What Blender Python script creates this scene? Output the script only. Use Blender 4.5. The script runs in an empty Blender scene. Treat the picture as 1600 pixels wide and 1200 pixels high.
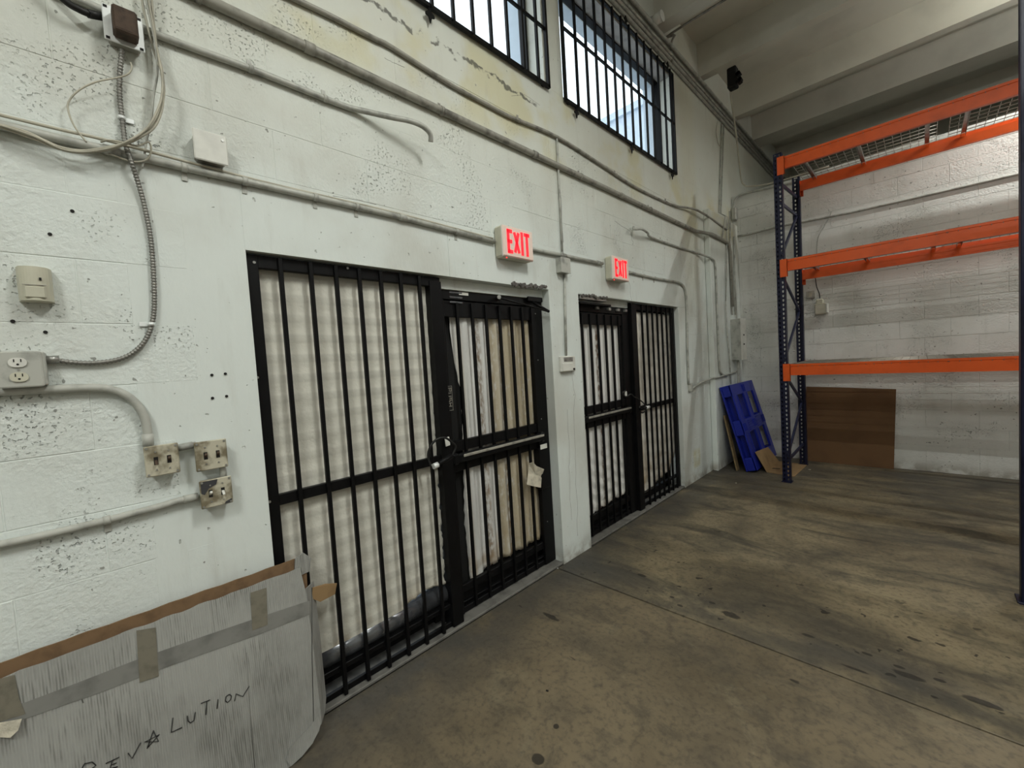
import bpy, math, random
from mathutils import Vector, Matrix
random.seed(7)
S = bpy.context.scene
COL = S.collection

# ------------------------------------------------------------------ camera
F = 650.378
YAW, PITCH, ROLL = 0.778818, -0.0487776, 0.0614233
CAM = Vector((2.0, 0.0, 1.585))
_f = Vector((-math.cos(PITCH)*math.sin(YAW), math.cos(PITCH)*math.cos(YAW), math.sin(PITCH)))
_r = Vector((math.cos(YAW), math.sin(YAW), 0))
_d = _f.cross(_r)
RT = math.cos(ROLL)*_r + math.sin(ROLL)*_d
DN = -math.sin(ROLL)*_r + math.cos(ROLL)*_d
cam = bpy.data.objects.new('camera', bpy.data.cameras.new('camera'))
COL.objects.link(cam)
cam.data.sensor_width = 36
cam.data.lens = F*36/1600
cam.data.clip_start = 0.02
cam.matrix_world = Matrix(((RT.x, -DN.x, -_f.x, CAM.x), (RT.y, -DN.y, -_f.y, CAM.y), (RT.z, -DN.z, -_f.z, CAM.z), (0, 0, 0, 1)))
S.camera = cam

# ------------------------------------------------------------------ world, exposure
S.view_settings.view_transform = 'Standard'
S.view_settings.look = 'None'
S.view_settings.gamma = 1
S.view_settings.use_curve_mapping = False
S.view_settings.exposure = -0.08
w = bpy.data.worlds.new('sky'); S.world = w; w.use_nodes = True
bg = w.node_tree.nodes['Background']
bg.inputs[0].default_value = (0.90, 0.95, 1.0, 1)
bg.inputs[1].default_value = 2.2
# strip lights of the hall, the last two added as unseen fill: (x, y, z, along-x?, watts)
LAMPS = [(2.6, 1.5, 4.62, True, 72), (2.9, -1.9, 4.62, True, 92), (3.75, 6.35, 4.62, True, 78),
         (6.2, 1.5, 4.62, True, 30), (6.0, -2.4, 4.62, True, 45)]
LAMP_NAMES = ['over the doorway aisle', 'behind the doorway aisle', 'above the end of the orange rack', 'beyond the free-standing rack, added unseen as fill', 'in the open rear of the hall, added unseen as fill']
LAMP_COL = (0.98, 1.0, 0.95)


def ray(px, py):
    return RT*((px-800)/F) + DN*((py-600)/F) + _f


def PX(px, py, axis, val):
    """point seen at a pixel that lies on the plane axis = val"""
    d = ray(px, py)
    t = (val-CAM[axis])/d[axis]
    return CAM + d*t


def WL(px, py, x=0.0): return PX(px, py, 0, x)
def BK(px, py, y=6.92): return PX(px, py, 1, y)
def FL(px, py, z=0.0): return PX(px, py, 2, z)


# ------------------------------------------------------------------ node helpers
class Mat:
    def __init__(self, name, rough=0.6, metal=0.0, spec=0.4):
        self.m = bpy.data.materials.new(name); self.m.use_nodes = True
        self.nt = self.m.node_tree
        self.b = self.nt.nodes['Principled BSDF']
        self.b.inputs['Roughness'].default_value = rough
        self.b.inputs['Metallic'].default_value = metal
        self.b.inputs['Specular IOR Level'].default_value = spec
        self._pos = None

    def node(self, t, **kw):
        n = self.nt.nodes.new(t)
        for k, v in kw.items(): setattr(n, k, v)
        return n

    def link(self, a, b): self.nt.links.new(a, b)

    def pos(self, kind='world', scale=(1, 1, 1)):
        if kind == 'world':
            s = self.node('ShaderNodeNewGeometry').outputs['Position']
        else:
            s = self.node('ShaderNodeTexCoord').outputs['Object']
        if tuple(scale) != (1, 1, 1):
            mp = self.node('ShaderNodeMapping'); mp.inputs['Scale'].default_value = scale
            self.link(s, mp.inputs[0]); s = mp.outputs[0]
        return s

    def set(self, sock, v):
        if isinstance(v, bpy.types.NodeSocket): self.link(v, sock)
        elif isinstance(v, tuple) and len(v) == 3 and sock.type == 'RGBA': sock.default_value = (*v, 1)
        else: sock.default_value = v

    def noise(self, vec, scale, detail=4, rough=0.55, dist=0.0):
        n = self.node('ShaderNodeTexNoise')
        self.link(vec, n.inputs['Vector'])
        n.inputs['Scale'].default_value = scale; n.inputs['Detail'].default_value = detail
        n.inputs['Roughness'].default_value = rough; n.inputs['Distortion'].default_value = dist
        return n.outputs['Fac']

    def voro(self, vec, scale):
        n = self.node('ShaderNodeTexVoronoi')
        self.link(vec, n.inputs['Vector']); n.inputs['Scale'].default_value = scale
        return n.outputs['Distance']

    def ramp(self, v, a, b, oa=0.0, ob=1.0):
        n = self.node('ShaderNodeMapRange'); n.interpolation_type = 'SMOOTHSTEP'
        self.set(n.inputs[0], v)
        for i, x in enumerate((a, b, oa, ob)): n.inputs[i+1].default_value = x
        return n.outputs[0]

    def math(self, op, a, b=0.0, c=0.0):
        n = self.node('ShaderNodeMath', operation=op)
        for i, v in enumerate((a, b, c)): self.set(n.inputs[i], v)
        return n.outputs[0]

    def mul(self, *a):
        r = a[0]
        for x in a[1:]: r = self.math('MULTIPLY', r, x)
        return r

    def mix(self, f, a, b):
        n = self.node('ShaderNodeMix', data_type='RGBA')
        self.set(n.inputs[0], f); self.set(n.inputs[6], a); self.set(n.inputs[7], b)
        return n.outputs[2]

    def xyz(self, vec):
        n = self.node('ShaderNodeSeparateXYZ'); self.link(vec, n.inputs[0])
        return n.outputs

    def color(self, v): self.set(self.b.inputs['Base Color'], v)

    def bump(self, h, dist=0.003, strength=1.0):
        n = self.node('ShaderNodeBump'); self.set(n.inputs['Distance'], dist)
        n.inputs['Strength'].default_value = strength
        self.link(h, n.inputs['Height']); self.link(n.outputs[0], self.b.inputs['Normal'])


def plain(name, col, rough=0.5, metal=0.0, var=0.12, scale=9.0, bump=0.0, spec=0.4, dark=None):
    M = Mat(name, rough, metal, spec)
    v = M.pos('world')
    n = M.noise(v, scale, 5)
    d = dark or tuple(c*(1-3.0*var) for c in col)
    M.color(M.mix(M.ramp(n, 0.42, 0.75), tuple(col), d))
    if bump: M.bump(M.noise(v, scale*9, 3), bump)
    return M.m


MT = {}


def wall_paint(name, kind):
    M = Mat(name, 0.62, 0, 0.3)
    v = M.pos('world'); X, Y, Z = M.xyz(v)
    base = (0.725, 0.775, 0.752)
    if kind == 'back': base = (0.76, 0.765, 0.735)
    big = M.noise(v, 1.3, 5)
    c = M.mix(M.ramp(big, 0.42, 0.72), base, (0.60, 0.615, 0.575))
    # upper wall is a shade yellower
    if kind != 'back':
        c = M.mix(M.mul(M.ramp(Z, 2.2, 3.3), 0.55), c, (0.66, 0.655, 0.565))
    # yellow water stain under the windows
        st = M.mul(M.ramp(Z, 2.95, 3.25), M.ramp(Z, 3.75, 3.55), M.ramp(M.noise(v, 1.7, 4), 0.46, 0.62))
        c = M.mix(M.mul(st, 0.62), c, (0.62, 0.575, 0.34))
        st2 = M.mul(M.ramp(Y, 5.0, 5.2), M.ramp(Y, 5.65, 5.4), M.ramp(Z, 1.7, 2.6))
        c = M.mix(M.mul(st2, 0.22), c, (0.66, 0.61, 0.40))
        spot = M.mul(M.ramp(Y, 5.08, 5.16), M.ramp(Y, 5.36, 5.28), M.ramp(Z, 0.14, 0.2), M.ramp(Z, 0.42, 0.34))
        c = M.mix(M.mul(spot, M.ramp(big, 0.3, 0.5), 0.6), c, (0.58, 0.52, 0.22))
        # flaking line below the first window sill
        wob = M.math('ADD', Z, M.mul(M.math('SUBTRACT', M.noise(v, 9, 5), 0.5), 0.16))
        crack = M.mul(M.ramp(M.math('ABSOLUTE', M.math('SUBTRACT', wob, 3.475)), 0.017, 0.006), M.ramp(Y, 2.5, 2.42), M.ramp(M.noise(v, 14, 3), 0.40, 0.5))
        c = M.mix(M.mul(crack, 0.85), c, (0.10, 0.10, 0.085))
    # drips / vertical grime
    vs = M.pos('world', (2.2, 2.2, 0.35))
    c = M.mix(M.mul(M.ramp(M.noise(vs, 5, 5), 0.55, 0.8), 0.30), c, (0.46, 0.45, 0.40))
    # floor splash dirt
    c = M.mix(M.mul(M.ramp(Z, 0.16, 0.0), M.ramp(M.noise(v, 7, 4), 0.35, 0.6), 0.7), c, (0.24, 0.21, 0.16))
    pitmask = M.ramp(M.noise(v, 3.2, 2), 0.50, 0.64)
    if kind == 'smooth':
        vb = M.pos('world', (1, 1, 0.5)); fine = M.noise(vb, 40, 3)
        pits = M.ramp(M.noise(v, 34, 2), 0.70, 0.76)
        c = M.mix(M.mul(pits, 0.55), c, (0.28, 0.28, 0.25))
        M.bump(M.math('ADD', M.mul(fine, 0.4), M.mul(pits, -0.6)), 0.004)
    else:
        pits = M.mul(M.ramp(M.noise(v, 85, 3), 0.585, 0.68), pitmask)
        hole = M.ramp(M.noise(v, 30, 2), 0.705, 0.735)
        c = M.mix(M.mul(pits, 0.40), c, (0.30, 0.31, 0.28))
        c = M.mix(M.mul(hole, 0.7), c, (0.12, 0.12, 0.10))
        M.bump(M.math('ADD', M.math('ADD', M.noise(v, 60, 4), M.mul(M.noise(v, 16, 3), 0.8)), M.mul(pits, -1.5)), M.ramp(M.noise(v, 2.3, 3), 0.38, 0.62, 0.0015, 0.0055))
    M.color(c)
    return M.m


MT['wall'] = wall_paint('painted_block', 'block')
MT['smooth'] = wall_paint('painted_concrete', 'smooth')
MT['back'] = wall_paint('painted_block_back', 'back')


def floor_mat():
    M = Mat('stained_concrete', 0.55, 0, 0.35)
    v = M.pos('world'); X, Y, Z = M.xyz(v)
    vs = M.pos('world', (0.55, 1.5, 1))
    a = M.noise(v, 1.1, 6, 0.6, 0.6)
    b = M.noise(vs, 2.1, 7, 0.62, 0.8)
    far = M.ramp(Y, 2.39, 2.42)
    light = M.mix(far, (0.188, 0.150, 0.095), (0.262, 0.214, 0.132))
    dark = M.mix(far, (0.108, 0.086, 0.055), (0.122, 0.100, 0.066))
    c = M.mix(M.ramp(a, 0.36, 0.66), light, dark)
    c = M.mix(M.mul(M.ramp(b, 0.46, 0.66), M.math('ADD', M.mul(far, 0.35), 0.45)), c, (0.060, 0.054, 0.042))
    c = M.mix(M.mul(M.ramp(M.noise(v, 6, 8, 0.72, 0.6), 0.47, 0.66), 0.55), c, (0.062, 0.055, 0.042))
    c = M.mix(M.mul(M.ramp(M.noise(v, 2.4, 6, 0.7, 1.0), 0.56, 0.70), 0.35), c, (0.26, 0.225, 0.15))
    # grime dragged along the joint and the doorway
    j = M.mul(M.ramp(Y, 2.38, 2.42), M.ramp(Y, 2.95, 2.5), M.ramp(M.noise(vs, 3.3, 5), 0.36, 0.62))
    c = M.mix(M.mul(j, 0.72), c, (0.055, 0.052, 0.045))
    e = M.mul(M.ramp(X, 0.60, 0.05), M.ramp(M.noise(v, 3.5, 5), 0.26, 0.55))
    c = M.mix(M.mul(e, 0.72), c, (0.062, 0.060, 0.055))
    k = M.mul(M.ramp(Y, 5.0, 5.9), M.ramp(M.noise(vs, 2.0, 5), 0.30, 0.62))  # patchy darker tone from the rack front towards the back wall
    c = M.mix(M.mul(k, 0.65), c, (0.082, 0.076, 0.064))
    # oil drops
    near = M.mul(M.ramp(Y, 2.3, 2.5), M.ramp(Y, 3.9, 2.9))
    d1 = M.mul(M.ramp(M.noise(v, 13, 2), 0.665, 0.69), M.math('ADD', M.mul(near, 0.9), 0.1))
    d2 = M.ramp(M.noise(M.pos('world', (0.6, 1.4, 1)), 6, 3), 0.70, 0.73)
    vd = M.noise(v, 14, 3)
    for (px, py, rx_, ry_) in ((841, 1186, .026, .02), (869, 1135, .012, .012), (1143, 961, .05, .03), (1420, 1056, .06, .02), (1405, 1042, .022, .012), (1530, 1096, .06, .022), (1468, 1063, .02, .012), (1050, 933, .016, .012), (1003, 899, .03, .015), (1062, 946, .02, .012), (1113, 942, .018, .012), (1335, 1045, .05, .01), (1262, 993, .03, .012), (860, 963, .06, .02), (1355, 1022, .02, .01)):
        p_ = FL(px, py)
        dx_ = M.math('DIVIDE', M.math('SUBTRACT', X, p_.x), rx_); dy_ = M.math('DIVIDE', M.math('SUBTRACT', Y, p_.y), ry_)
        rr_ = M.math('ADD', M.math('ADD', M.mul(dx_, dx_), M.mul(dy_, dy_)), M.mul(M.math('SUBTRACT', vd, 0.5), 2.4))
        d2 = M.math('MAXIMUM', d2, M.ramp(rr_, 1.3, 0.7))
    c = M.mix(M.mul(M.math('MAXIMUM', d1, d2), 0.88), c, (0.022, 0.019, 0.015))
    g = M.noise(v, 38, 5)
    c = M.mix(M.mul(M.ramp(g, 0.46, 0.72), 0.5), c, (0.05, 0.045, 0.035))
    c = M.mix(M.mul(M.ramp(M.noise(v, 22, 4), 0.62, 0.8), 0.25), c, (0.27, 0.24, 0.175))
    M.color(c)
    M.set(M.b.inputs['Roughness'], M.ramp(b, 0.3, 0.7, 0.46, 0.72))
    M.bump(M.noise(v, 50, 4), 0.0015)
    return M.m


MT['floor'] = floor_mat()
MT['joint'] = plain('joint_dirt', (0.03, 0.027, 0.022), 0.9)
MT['ceiling'] = plain('painted_ceiling', (0.62, 0.605, 0.53), 0.7, var=0.05, scale=2.0)
MT['conduit'] = plain('painted_conduit', (0.47, 0.475, 0.435), 0.42, var=0.16, scale=14)
MT['conduit_dark'] = plain('grimy_conduit', (0.33, 0.32, 0.28), 0.45, var=0.2, scale=14)
MT['galv'] = plain('galvanized', (0.42, 0.42, 0.40), 0.38, 0.75, var=0.15, scale=40)
MT['armour'] = plain('dull_armour', (0.26, 0.255, 0.235), 0.45, 0.6, var=0.1, scale=40)
MT['zinc'] = plain('bright_zinc', (0.85, 0.88, 0.88), 0.4, 0.25, var=0.05, scale=20)
MT['black'] = plain('black_iron', (0.0045, 0.0045, 0.005), 0.45, 0.0, var=0.15, scale=12, spec=0.18)
MT['blackflat'] = plain('black_backing', (0.006, 0.006, 0.006), 0.75)
MT['gloss'] = plain('black_gloss_rail', (0.22, 0.23, 0.25), 0.22, 0.7, spec=0.9)
MT['cable'] = plain('beige_cable', (0.50, 0.475, 0.39), 0.55, var=0.1)
MT['cable_black'] = plain('black_cable', (0.012, 0.012, 0.012), 0.5)
MT['plastic'] = plain('yellowed_plastic', (0.58, 0.565, 0.455), 0.5, var=0.04)
MT['white'] = plain('white_plastic', (0.72, 0.72, 0.67), 0.45, var=0.05)
MT['rust'] = plain('rusty_brown', (0.080, 0.052, 0.036), 0.75, var=0.2, scale=30, bump=0.002)
MT['alu'] = plain('dull_aluminium', (0.45, 0.43, 0.38), 0.42, 0.35, var=0.15, scale=25)
MT['orange'] = plain('orange_paint', (0.80, 0.115, 0.014), 0.40, var=0.06, scale=7)
MT['navy'] = plain('navy_paint', (0.006, 0.008, 0.034), 0.42, var=0.1, scale=10)
MT['brace'] = plain('slate_blue_paint', (0.022, 0.027, 0.066), 0.42, var=0.1, scale=10)
MT['brace_grey'] = plain('dark_grey_paint', (0.05, 0.05, 0.055), 0.6)
MT['wire'] = plain('zinc_wire', (0.40, 0.37, 0.32), 0.4, 0.5)
MT['blue'] = plain('blue_plastic', (0.010, 0.022, 0.30), 0.38, var=0.06, scale=5)
MT['tan'] = plain('tan_cardboard', (0.33, 0.215, 0.105), 0.8, var=0.08, scale=6)
MT['brown'] = plain('brown_cardboard', (0.155, 0.082, 0.036), 0.8, var=0.06, scale=4)
MT['tornbrown'] = plain('torn_cardboard', (0.19, 0.115, 0.060), 0.85, var=0.1, scale=20)
MT['paper'] = plain('wrinkled_paper', (0.60, 0.555, 0.45), 0.8, var=0.14, scale=25, bump=0.002)
MT['wood'] = plain('raw_wood', (0.24, 0.17, 0.085), 0.7, var=0.15, scale=18)
MT['tape'] = plain('brown_tape', (0.20, 0.185, 0.145), 0.4, var=0.1, scale=30)
MT['tapegrey'] = plain('grey_tape', (0.222, 0.222, 0.208), 0.5, var=0.12, scale=12)
MT['ink'] = plain('marker_ink', (0.02, 0.02, 0.02), 0.6)
MT['hole'] = plain('dark_slot', (0.012, 0.011, 0.010), 0.8)
MT['bluewall'] = plain('pale_blue_stucco', (0.62, 0.71, 0.80), 0.8, var=0.02)
MT['pave'] = plain('pavement', (0.55, 0.54, 0.50), 0.85, var=0.05, scale=3)
MT['soffit'] = plain('grey_concrete', (0.40, 0.39, 0.38), 0.8, var=0.12, scale=7)
MT['curb'] = plain('sill_concrete', (0.17, 0.165, 0.15), 0.7, var=0.15, scale=12)
MT['foot'] = plain('soiled_mortar', (0.14, 0.13, 0.12), 0.9, var=0.2, scale=20, bump=0.004)


def emis(name, col, strength, base=None):
    M = Mat(name, 0.5)
    M.color(base or col)
    M.b.inputs['Emission Color'].default_value = (*col, 1)
    M.b.inputs['Emission Strength'].default_value = strength
    return M.m


MT['exitred'] = emis('exit_red', (1.0, 0.012, 0.025), 1.35, (0.6, 0.01, 0.02))
MT['exitface'] = emis('exit_face', (1.0, 0.30, 0.27), 0.10, (0.74, 0.66, 0.58))
MT['tube'] = emis('lamp_tube', LAMP_COL, 6.0)
MT['led'] = emis('red_led', (1.0, 0.02, 0.02), 4.0)


def glass_mat():
    m = bpy.data.materials.new('window_glass'); m.use_nodes = True
    nt = m.node_tree; nt.nodes.clear()
    o = nt.nodes.new('ShaderNodeOutputMaterial'); mx = nt.nodes.new('ShaderNodeMixShader')
    t = nt.nodes.new('ShaderNodeBsdfTransparent'); g = nt.nodes.new('ShaderNodeBsdfGlossy')
    lw_ = nt.nodes.new('ShaderNodeLayerWeight'); pw = nt.nodes.new('ShaderNodeMath'); pw.operation = 'POWER'; pw.inputs[1].default_value = 5.0
    fr = nt.nodes.new('ShaderNodeMapRange'); fr.inputs[3].default_value = 0.03; fr.inputs[4].default_value = 0.8
    nt.links.new(lw_.outputs['Facing'], pw.inputs[0]); nt.links.new(pw.outputs[0], fr.inputs[0])
    t.inputs[0].default_value = (0.93, 0.96, 0.97, 1); g.inputs['Roughness'].default_value = 0.02
    nt.links.new(fr.outputs[0], mx.inputs[0]); nt.links.new(t.outputs[0], mx.inputs[1])
    nt.links.new(g.outputs[0], mx.inputs[2]); nt.links.new(mx.outputs[0], o.inputs[0])
    return m


MT['glass'] = glass_mat()


def sheet_mat(name, stripes, base=(0.56, 0.545, 0.49), band=False, low=0.55):
    """off-white sheeting, with rust runs at given world y positions"""
    M = Mat(name, 0.6, 0, 0.3)
    v = M.pos('world'); X, Y, Z = M.xyz(v)
    c = M.mix(M.ramp(M.noise(v, 2.2, 5), 0.4, 0.7), base, tuple(b*0.88 for b in base))
    vs = M.pos('world', (1, 1, 0.12))
    if band:
        ph = M.math('SINE', M.mul(M.math('ADD', Z, M.mul(Y, 0.012)), 2*math.pi/0.092))
        c = M.mix(M.ramp(ph, -0.2, 0.7, 0, 0.85), c, tuple(b*0.82 for b in base))
    n = M.noise(M.pos('world', (1, 1, 0.45)), 42, 5); nl = M.noise(vs, 6, 4)
    for (y, wd, amt, col) in stripes:
        d = M.math('ABSOLUTE', M.math('SUBTRACT', M.math('ADD', Y, M.mul(M.math('SUBTRACT', nl, 0.5), 0.025)), y))
        f = M.mul(M.ramp(d, wd, wd*0.25), M.ramp(n, *((0.36, 0.62) if col[0] < .3 else (0.15, 0.5))), amt)
        c = M.mix(f, c, col)
    f = M.mul(M.ramp(Z, low, 0.16), M.ramp(M.noise(v, 6, 5), 0.42, 0.66), 0.75)
    c = M.mix(f, c, (0.30, 0.20, 0.09))
    M.color(c)
    M.bump(M.noise(v, 55, 4), 0.003)
    return M.m


RU = (0.20, 0.115, 0.045); TAN = (0.44, 0.36, 0.22)
MT['sheet1'] = sheet_mat('ribbed_vinyl_sheet', [], (0.70, 0.685, 0.61), True, 0.42)
MT['sheet2'] = sheet_mat('stained_cloth', [(1.845, .035, .75, RU), (1.97, .05, .45, RU), (2.06, .045, .95, RU), (2.13, .12, .8, TAN), (2.3, .20, .85, TAN), (1.99, .07, .7, TAN), (1.69, .03, .4, TAN)], (0.72, 0.72, 0.70))
MT['sheet3'] = sheet_mat('stained_cloth_far', [(3.29, .042, .95, (0.15, 0.075, 0.03)), (3.46, .03, .5, TAN), (3.68, .03, .6, RU), (3.58, .02, .3, TAN)], (0.78, 0.775, 0.75), False, 0.3)
MT['sheet4'] = sheet_mat('stained_vinyl_far', [(4.0, .05, .4, TAN)], (0.74, 0.715, 0.65), False, 0.85)


def carton_mat():
    M = Mat('white_carton_print', 0.7, 0, 0.2)
    v = M.pos('world'); X, Y, Z = M.xyz(v)
    c = M.mix(M.ramp(M.noise(v, 2.6, 5), 0.38, 0.7), (0.36, 0.363, 0.345), (0.25, 0.25, 0.235))
    vs = M.pos('world', (1, 1, 0.02)); s0 = M.noise(vs, 130, 2)
    s = M.math('ADD', M.mul(M.math('SINE', M.mul(Y, 2*math.pi/0.0068)), 0.16), s0)
    msk = M.ramp(M.noise(v, 5, 4), 0.44, 0.66)
    c = M.mix(M.mul(M.ramp(s, 0.52, 0.70), msk, 0.70), c, (0.13, 0.13, 0.12))
    c = M.mix(M.mul(M.ramp(s, 0.40, 0.30), 0.25), c, (0.46, 0.46, 0.44))
    M.color(c); M.bump(s, 0.002)
    return M.m


MT['carton'] = carton_mat()


def switch_mat():
    M = Mat('worn_steel_plate', 0.45, 0.1, 0.5)
    v = M.pos('world'); n = M.noise(v, 14, 4)
    c = M.mix(M.ramp(n, 0.40, 0.62), (0.56, 0.53, 0.42), (0.20, 0.17, 0.11))
    M.color(c)
    return M.m


MT['plate'] = switch_mat()


# ------------------------------------------------------------------ mesh builder
class MB:
    def __init__(self): self.v = []; self.f = []; self.sm = []

    def face(self, idx, smooth=False): self.f.append(idx); self.sm.append(smooth)

    def box(self, a, b, bev=0.0):
        (x0, y0, z0), (x1, y1, z1) = [(min(p, q), ) for p, q in ()] or (tuple(min(a[i], b[i]) for i in range(3)), tuple(max(a[i], b[i]) for i in range(3)))
        return self.obox(Vector(((x0+x1)/2, (y0+y1)/2, (z0+z1)/2)), Vector((x1-x0, 0, 0))/2, Vector((0, y1-y0, 0))/2, Vector((0, 0, z1-z0))/2, bev)

    def obox(self, c, ux, uy, uz, bev=0.0):
        """box from centre and three half-axis vectors; bev = chamfer width"""
        c = Vector(c); n0 = len(self.v)
        if bev <= 0:
            for sx in (-1, 1):
                for sy in (-1, 1):
                    for sz in (-1, 1): self.v.append(c+ux*sx+uy*sy+uz*sz)
            for q in ((0, 1, 3, 2), (4, 6, 7, 5), (0, 4, 5, 1), (2, 3, 7, 6), (0, 2, 6, 4), (1, 5, 7, 3)):
                self.face([n0+i for i in q])
            return self
        L = [max(u.length, 1e-9) for u in (ux, uy, uz)]
        k = [max(0.0, 1-bev/l) for l in L]
        ax = (ux, uy, uz); ids = {}
        for s in [(a, b, d) for a in (-1, 1) for b in (-1, 1) for d in (-1, 1)]:
            for m in range(3):
                p = c.copy()
                for i in range(3): p += ax[i]*s[i]*(1 if i == m else k[i])
                ids[(s, m)] = len(self.v); self.v.append(p)
        for m in range(3):
            o = [i for i in range(3) if i != m]
            for sg in (-1, 1):
                q = []
                for (a, b) in ((-1, -1), (1, -1), (1, 1), (-1, 1)):
                    s = [0, 0, 0]; s[m] = sg; s[o[0]] = a; s[o[1]] = b
                    q.append(ids[(tuple(s), m)])
                if (sg > 0) == (m == 1): q.reverse()
                self.face(q)
        for e in range(3):
            o = [i for i in range(3) if i != e]
            for a in (-1, 1):
                for b in (-1, 1):
                    q = []
                    for (sg, m) in ((-1, o[0]), (1, o[0]), (1, o[1]), (-1, o[1])):
                        s = [0, 0, 0]; s[e] = sg; s[o[0]] = a; s[o[1]] = b
                        q.append(ids[(tuple(s), m)])
                    self.face(q)
        for s in [(a, b, d) for a in (-1, 1) for b in (-1, 1) for d in (-1, 1)]:
            self.face([ids[(s, 0)], ids[(s, 1)], ids[(s, 2)]])
        return self

    def bar(self, a, b, wid, thick, up=(1, 0, 0), bev=0.0):
        """rectangular bar from a to b: wid across, thick along 'up'"""
        a = Vector(a); b = Vector(b); d = b-a; L = d.length; d = d/L
        u = Vector(up); u = (u-d*u.dot(d)).normalized(); s = d.cross(u)
        return self.obox((a+b)/2, d*(L/2), s*(wid/2), u*(thick/2), bev)

    def tube(self, pts, r, n=8, cap=True, smooth=True):
        pts = [Vector(p) for p in pts]
        n0 = len(self.v); N = len(pts)
        t0 = (pts[1]-pts[0]).normalized()
        ref = Vector((0, 0, 1)) if abs(t0.z) < 0.9 else Vector((1, 0, 0))
        u = (ref-t0*ref.dot(t0)).normalized()
        for i, p in enumerate(pts):
            t = (pts[min(i+1, N-1)]-pts[max(i-1, 0)]).normalized()
            u = (u-t*u.dot(t)).normalized(); s = t.cross(u)
            rr = r(i/(N-1)) if callable(r) else r
            for k in range(n):
                a = 2*math.pi*k/n
                self.v.append(p+u*(math.cos(a)*rr)+s*(math.sin(a)*rr))
        for i in range(N-1):
            for k in range(n):
                a = n0+i*n+k; b = n0+i*n+(k+1) % n
                self.face([a, b, b+n, a+n], smooth)
        if cap:
            self.face([n0+k for k in range(n)][::-1]); self.face([n0+(N-1)*n+k for k in range(n)])
        return self

    def prism(self, poly, off):
        """polygon (list of 3d points) extruded by vector off"""
        n0 = len(self.v); n = len(poly); off = Vector(off)
        for p in poly: self.v.append(Vector(p))
        for p in poly: self.v.append(Vector(p)+off)
        self.face([n0+i for i in range(n)][::-1]); self.face([n0+n+i for i in range(n)])
        for i in range(n):
            j = (i+1) % n
            self.face([n0+i, n0+j, n0+n+j, n0+n+i])
        return self

    def grid(self, fn, nu, nv, smooth=True, keep=None):
        n0 = len(self.v)
        for i in range(nu+1):
            for j in range(nv+1): self.v.append(Vector(fn(i/nu, j/nv)))
        for i in range(nu):
            for j in range(nv):
                if keep and not keep((i+.5)/nu, (j+.5)/nv): continue
                a = n0+i*(nv+1)+j
                self.face([a, a+nv+1, a+nv+2, a+1], smooth)
        return self

    def mesh(self, name):
        m = bpy.data.meshes.new(name)
        m.from_pydata([tuple(p) for p in self.v], [], self.f)
        m.polygons.foreach_set('use_smooth', self.sm)
        m.validate(); m.update()
        return m

    def build(self, name, mat, parent=None, origin=None):
        org = Vector(origin) if origin is not None else None
        if org is None:
            if parent is None:
                lo = [min(p[i] for p in self.v) for i in range(3)]; hi = [max(p[i] for p in self.v) for i in range(3)]
                org = Vector(((lo[0]+hi[0])/2, (lo[1]+hi[1])/2, lo[2]))
            else: org = parent.matrix_world.translation.copy()
        self.v = [p-org for p in self.v]
        o = bpy.data.objects.new(name, self.mesh(name))
        o.data.materials.append(MT[mat] if isinstance(mat, str) else mat)
        COL.objects.link(o)
        if parent is not None:
            o.parent = parent
            o.location = org-parent.matrix_world.translation
        else: o.location = org
        o.matrix_world = Matrix.Translation(org)
        return o


def tag(o, label, cat, group=None):
    o['label'] = label; o['category'] = cat
    if group: o['group'] = group
    return o


def thing(name, loc, label, cat, group=None):
    o = bpy.data.objects.new(name, None); COL.objects.link(o)
    o.location = loc; o.matrix_world = Matrix.Translation(Vector(loc)); o.empty_display_size = 0.1
    return tag(o, label, cat, group)


def struct(o): o['kind'] = 'structure'; return o


def bx(name, a, b, mat, parent=None, bev=0.0): return MB().box(a, b, bev).build(name, mat, parent)


def smooth_path(pts, k=6):
    pts = [Vector(p) for p in pts]; out = []
    for i in range(len(pts)-1):
        p0 = pts[max(i-1, 0)]; p1 = pts[i]; p2 = pts[i+1]; p3 = pts[min(i+2, len(pts)-1)]
        for j in range(k):
            t = j/k
            out.append(0.5*((2*p1)+(p2-p0)*t+(2*p0-5*p1+4*p2-p3)*t*t+(3*p1-p0-3*p2+p3)*t**3))
    out.append(pts[-1])
    return out


def wpath(pix, x=0.02):
    """wall path from pixels: (px, py) or (px, py, x)"""
    return [WL(p[0], p[1], p[2] if len(p) > 2 else x) for p in pix]


# ================================================================== SETTING
YB = 6.92          # back partition
ZD = 5.47          # roof deck
XR, YN, YF = 9.0, -5.5, 11.0
D1 = (0.50, 2.48, 0.0, 2.125); D2 = (2.86, 4.83, 0.0, 2.12)
W1 = (0.50, 2.57, 3.66, 4.72); W2 = (2.80, 4.87, 3.65, 4.72)

fl = struct(bx('floor', (-0.3, YN, -0.10), (XR, YF, -0.014), 'joint'))
bx('slab', (-0.3, YN, -0.016), (XR, 2.400, 0.0), 'floor', fl, 0.002)
bx('slab', (-0.3, 2.410, -0.016), (XR, YF, 0.0), 'floor', fl, 0.002)

# left wall: core with openings, then blocks and smooth concrete as parts
core = MB()
XC = -0.0022


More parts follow.
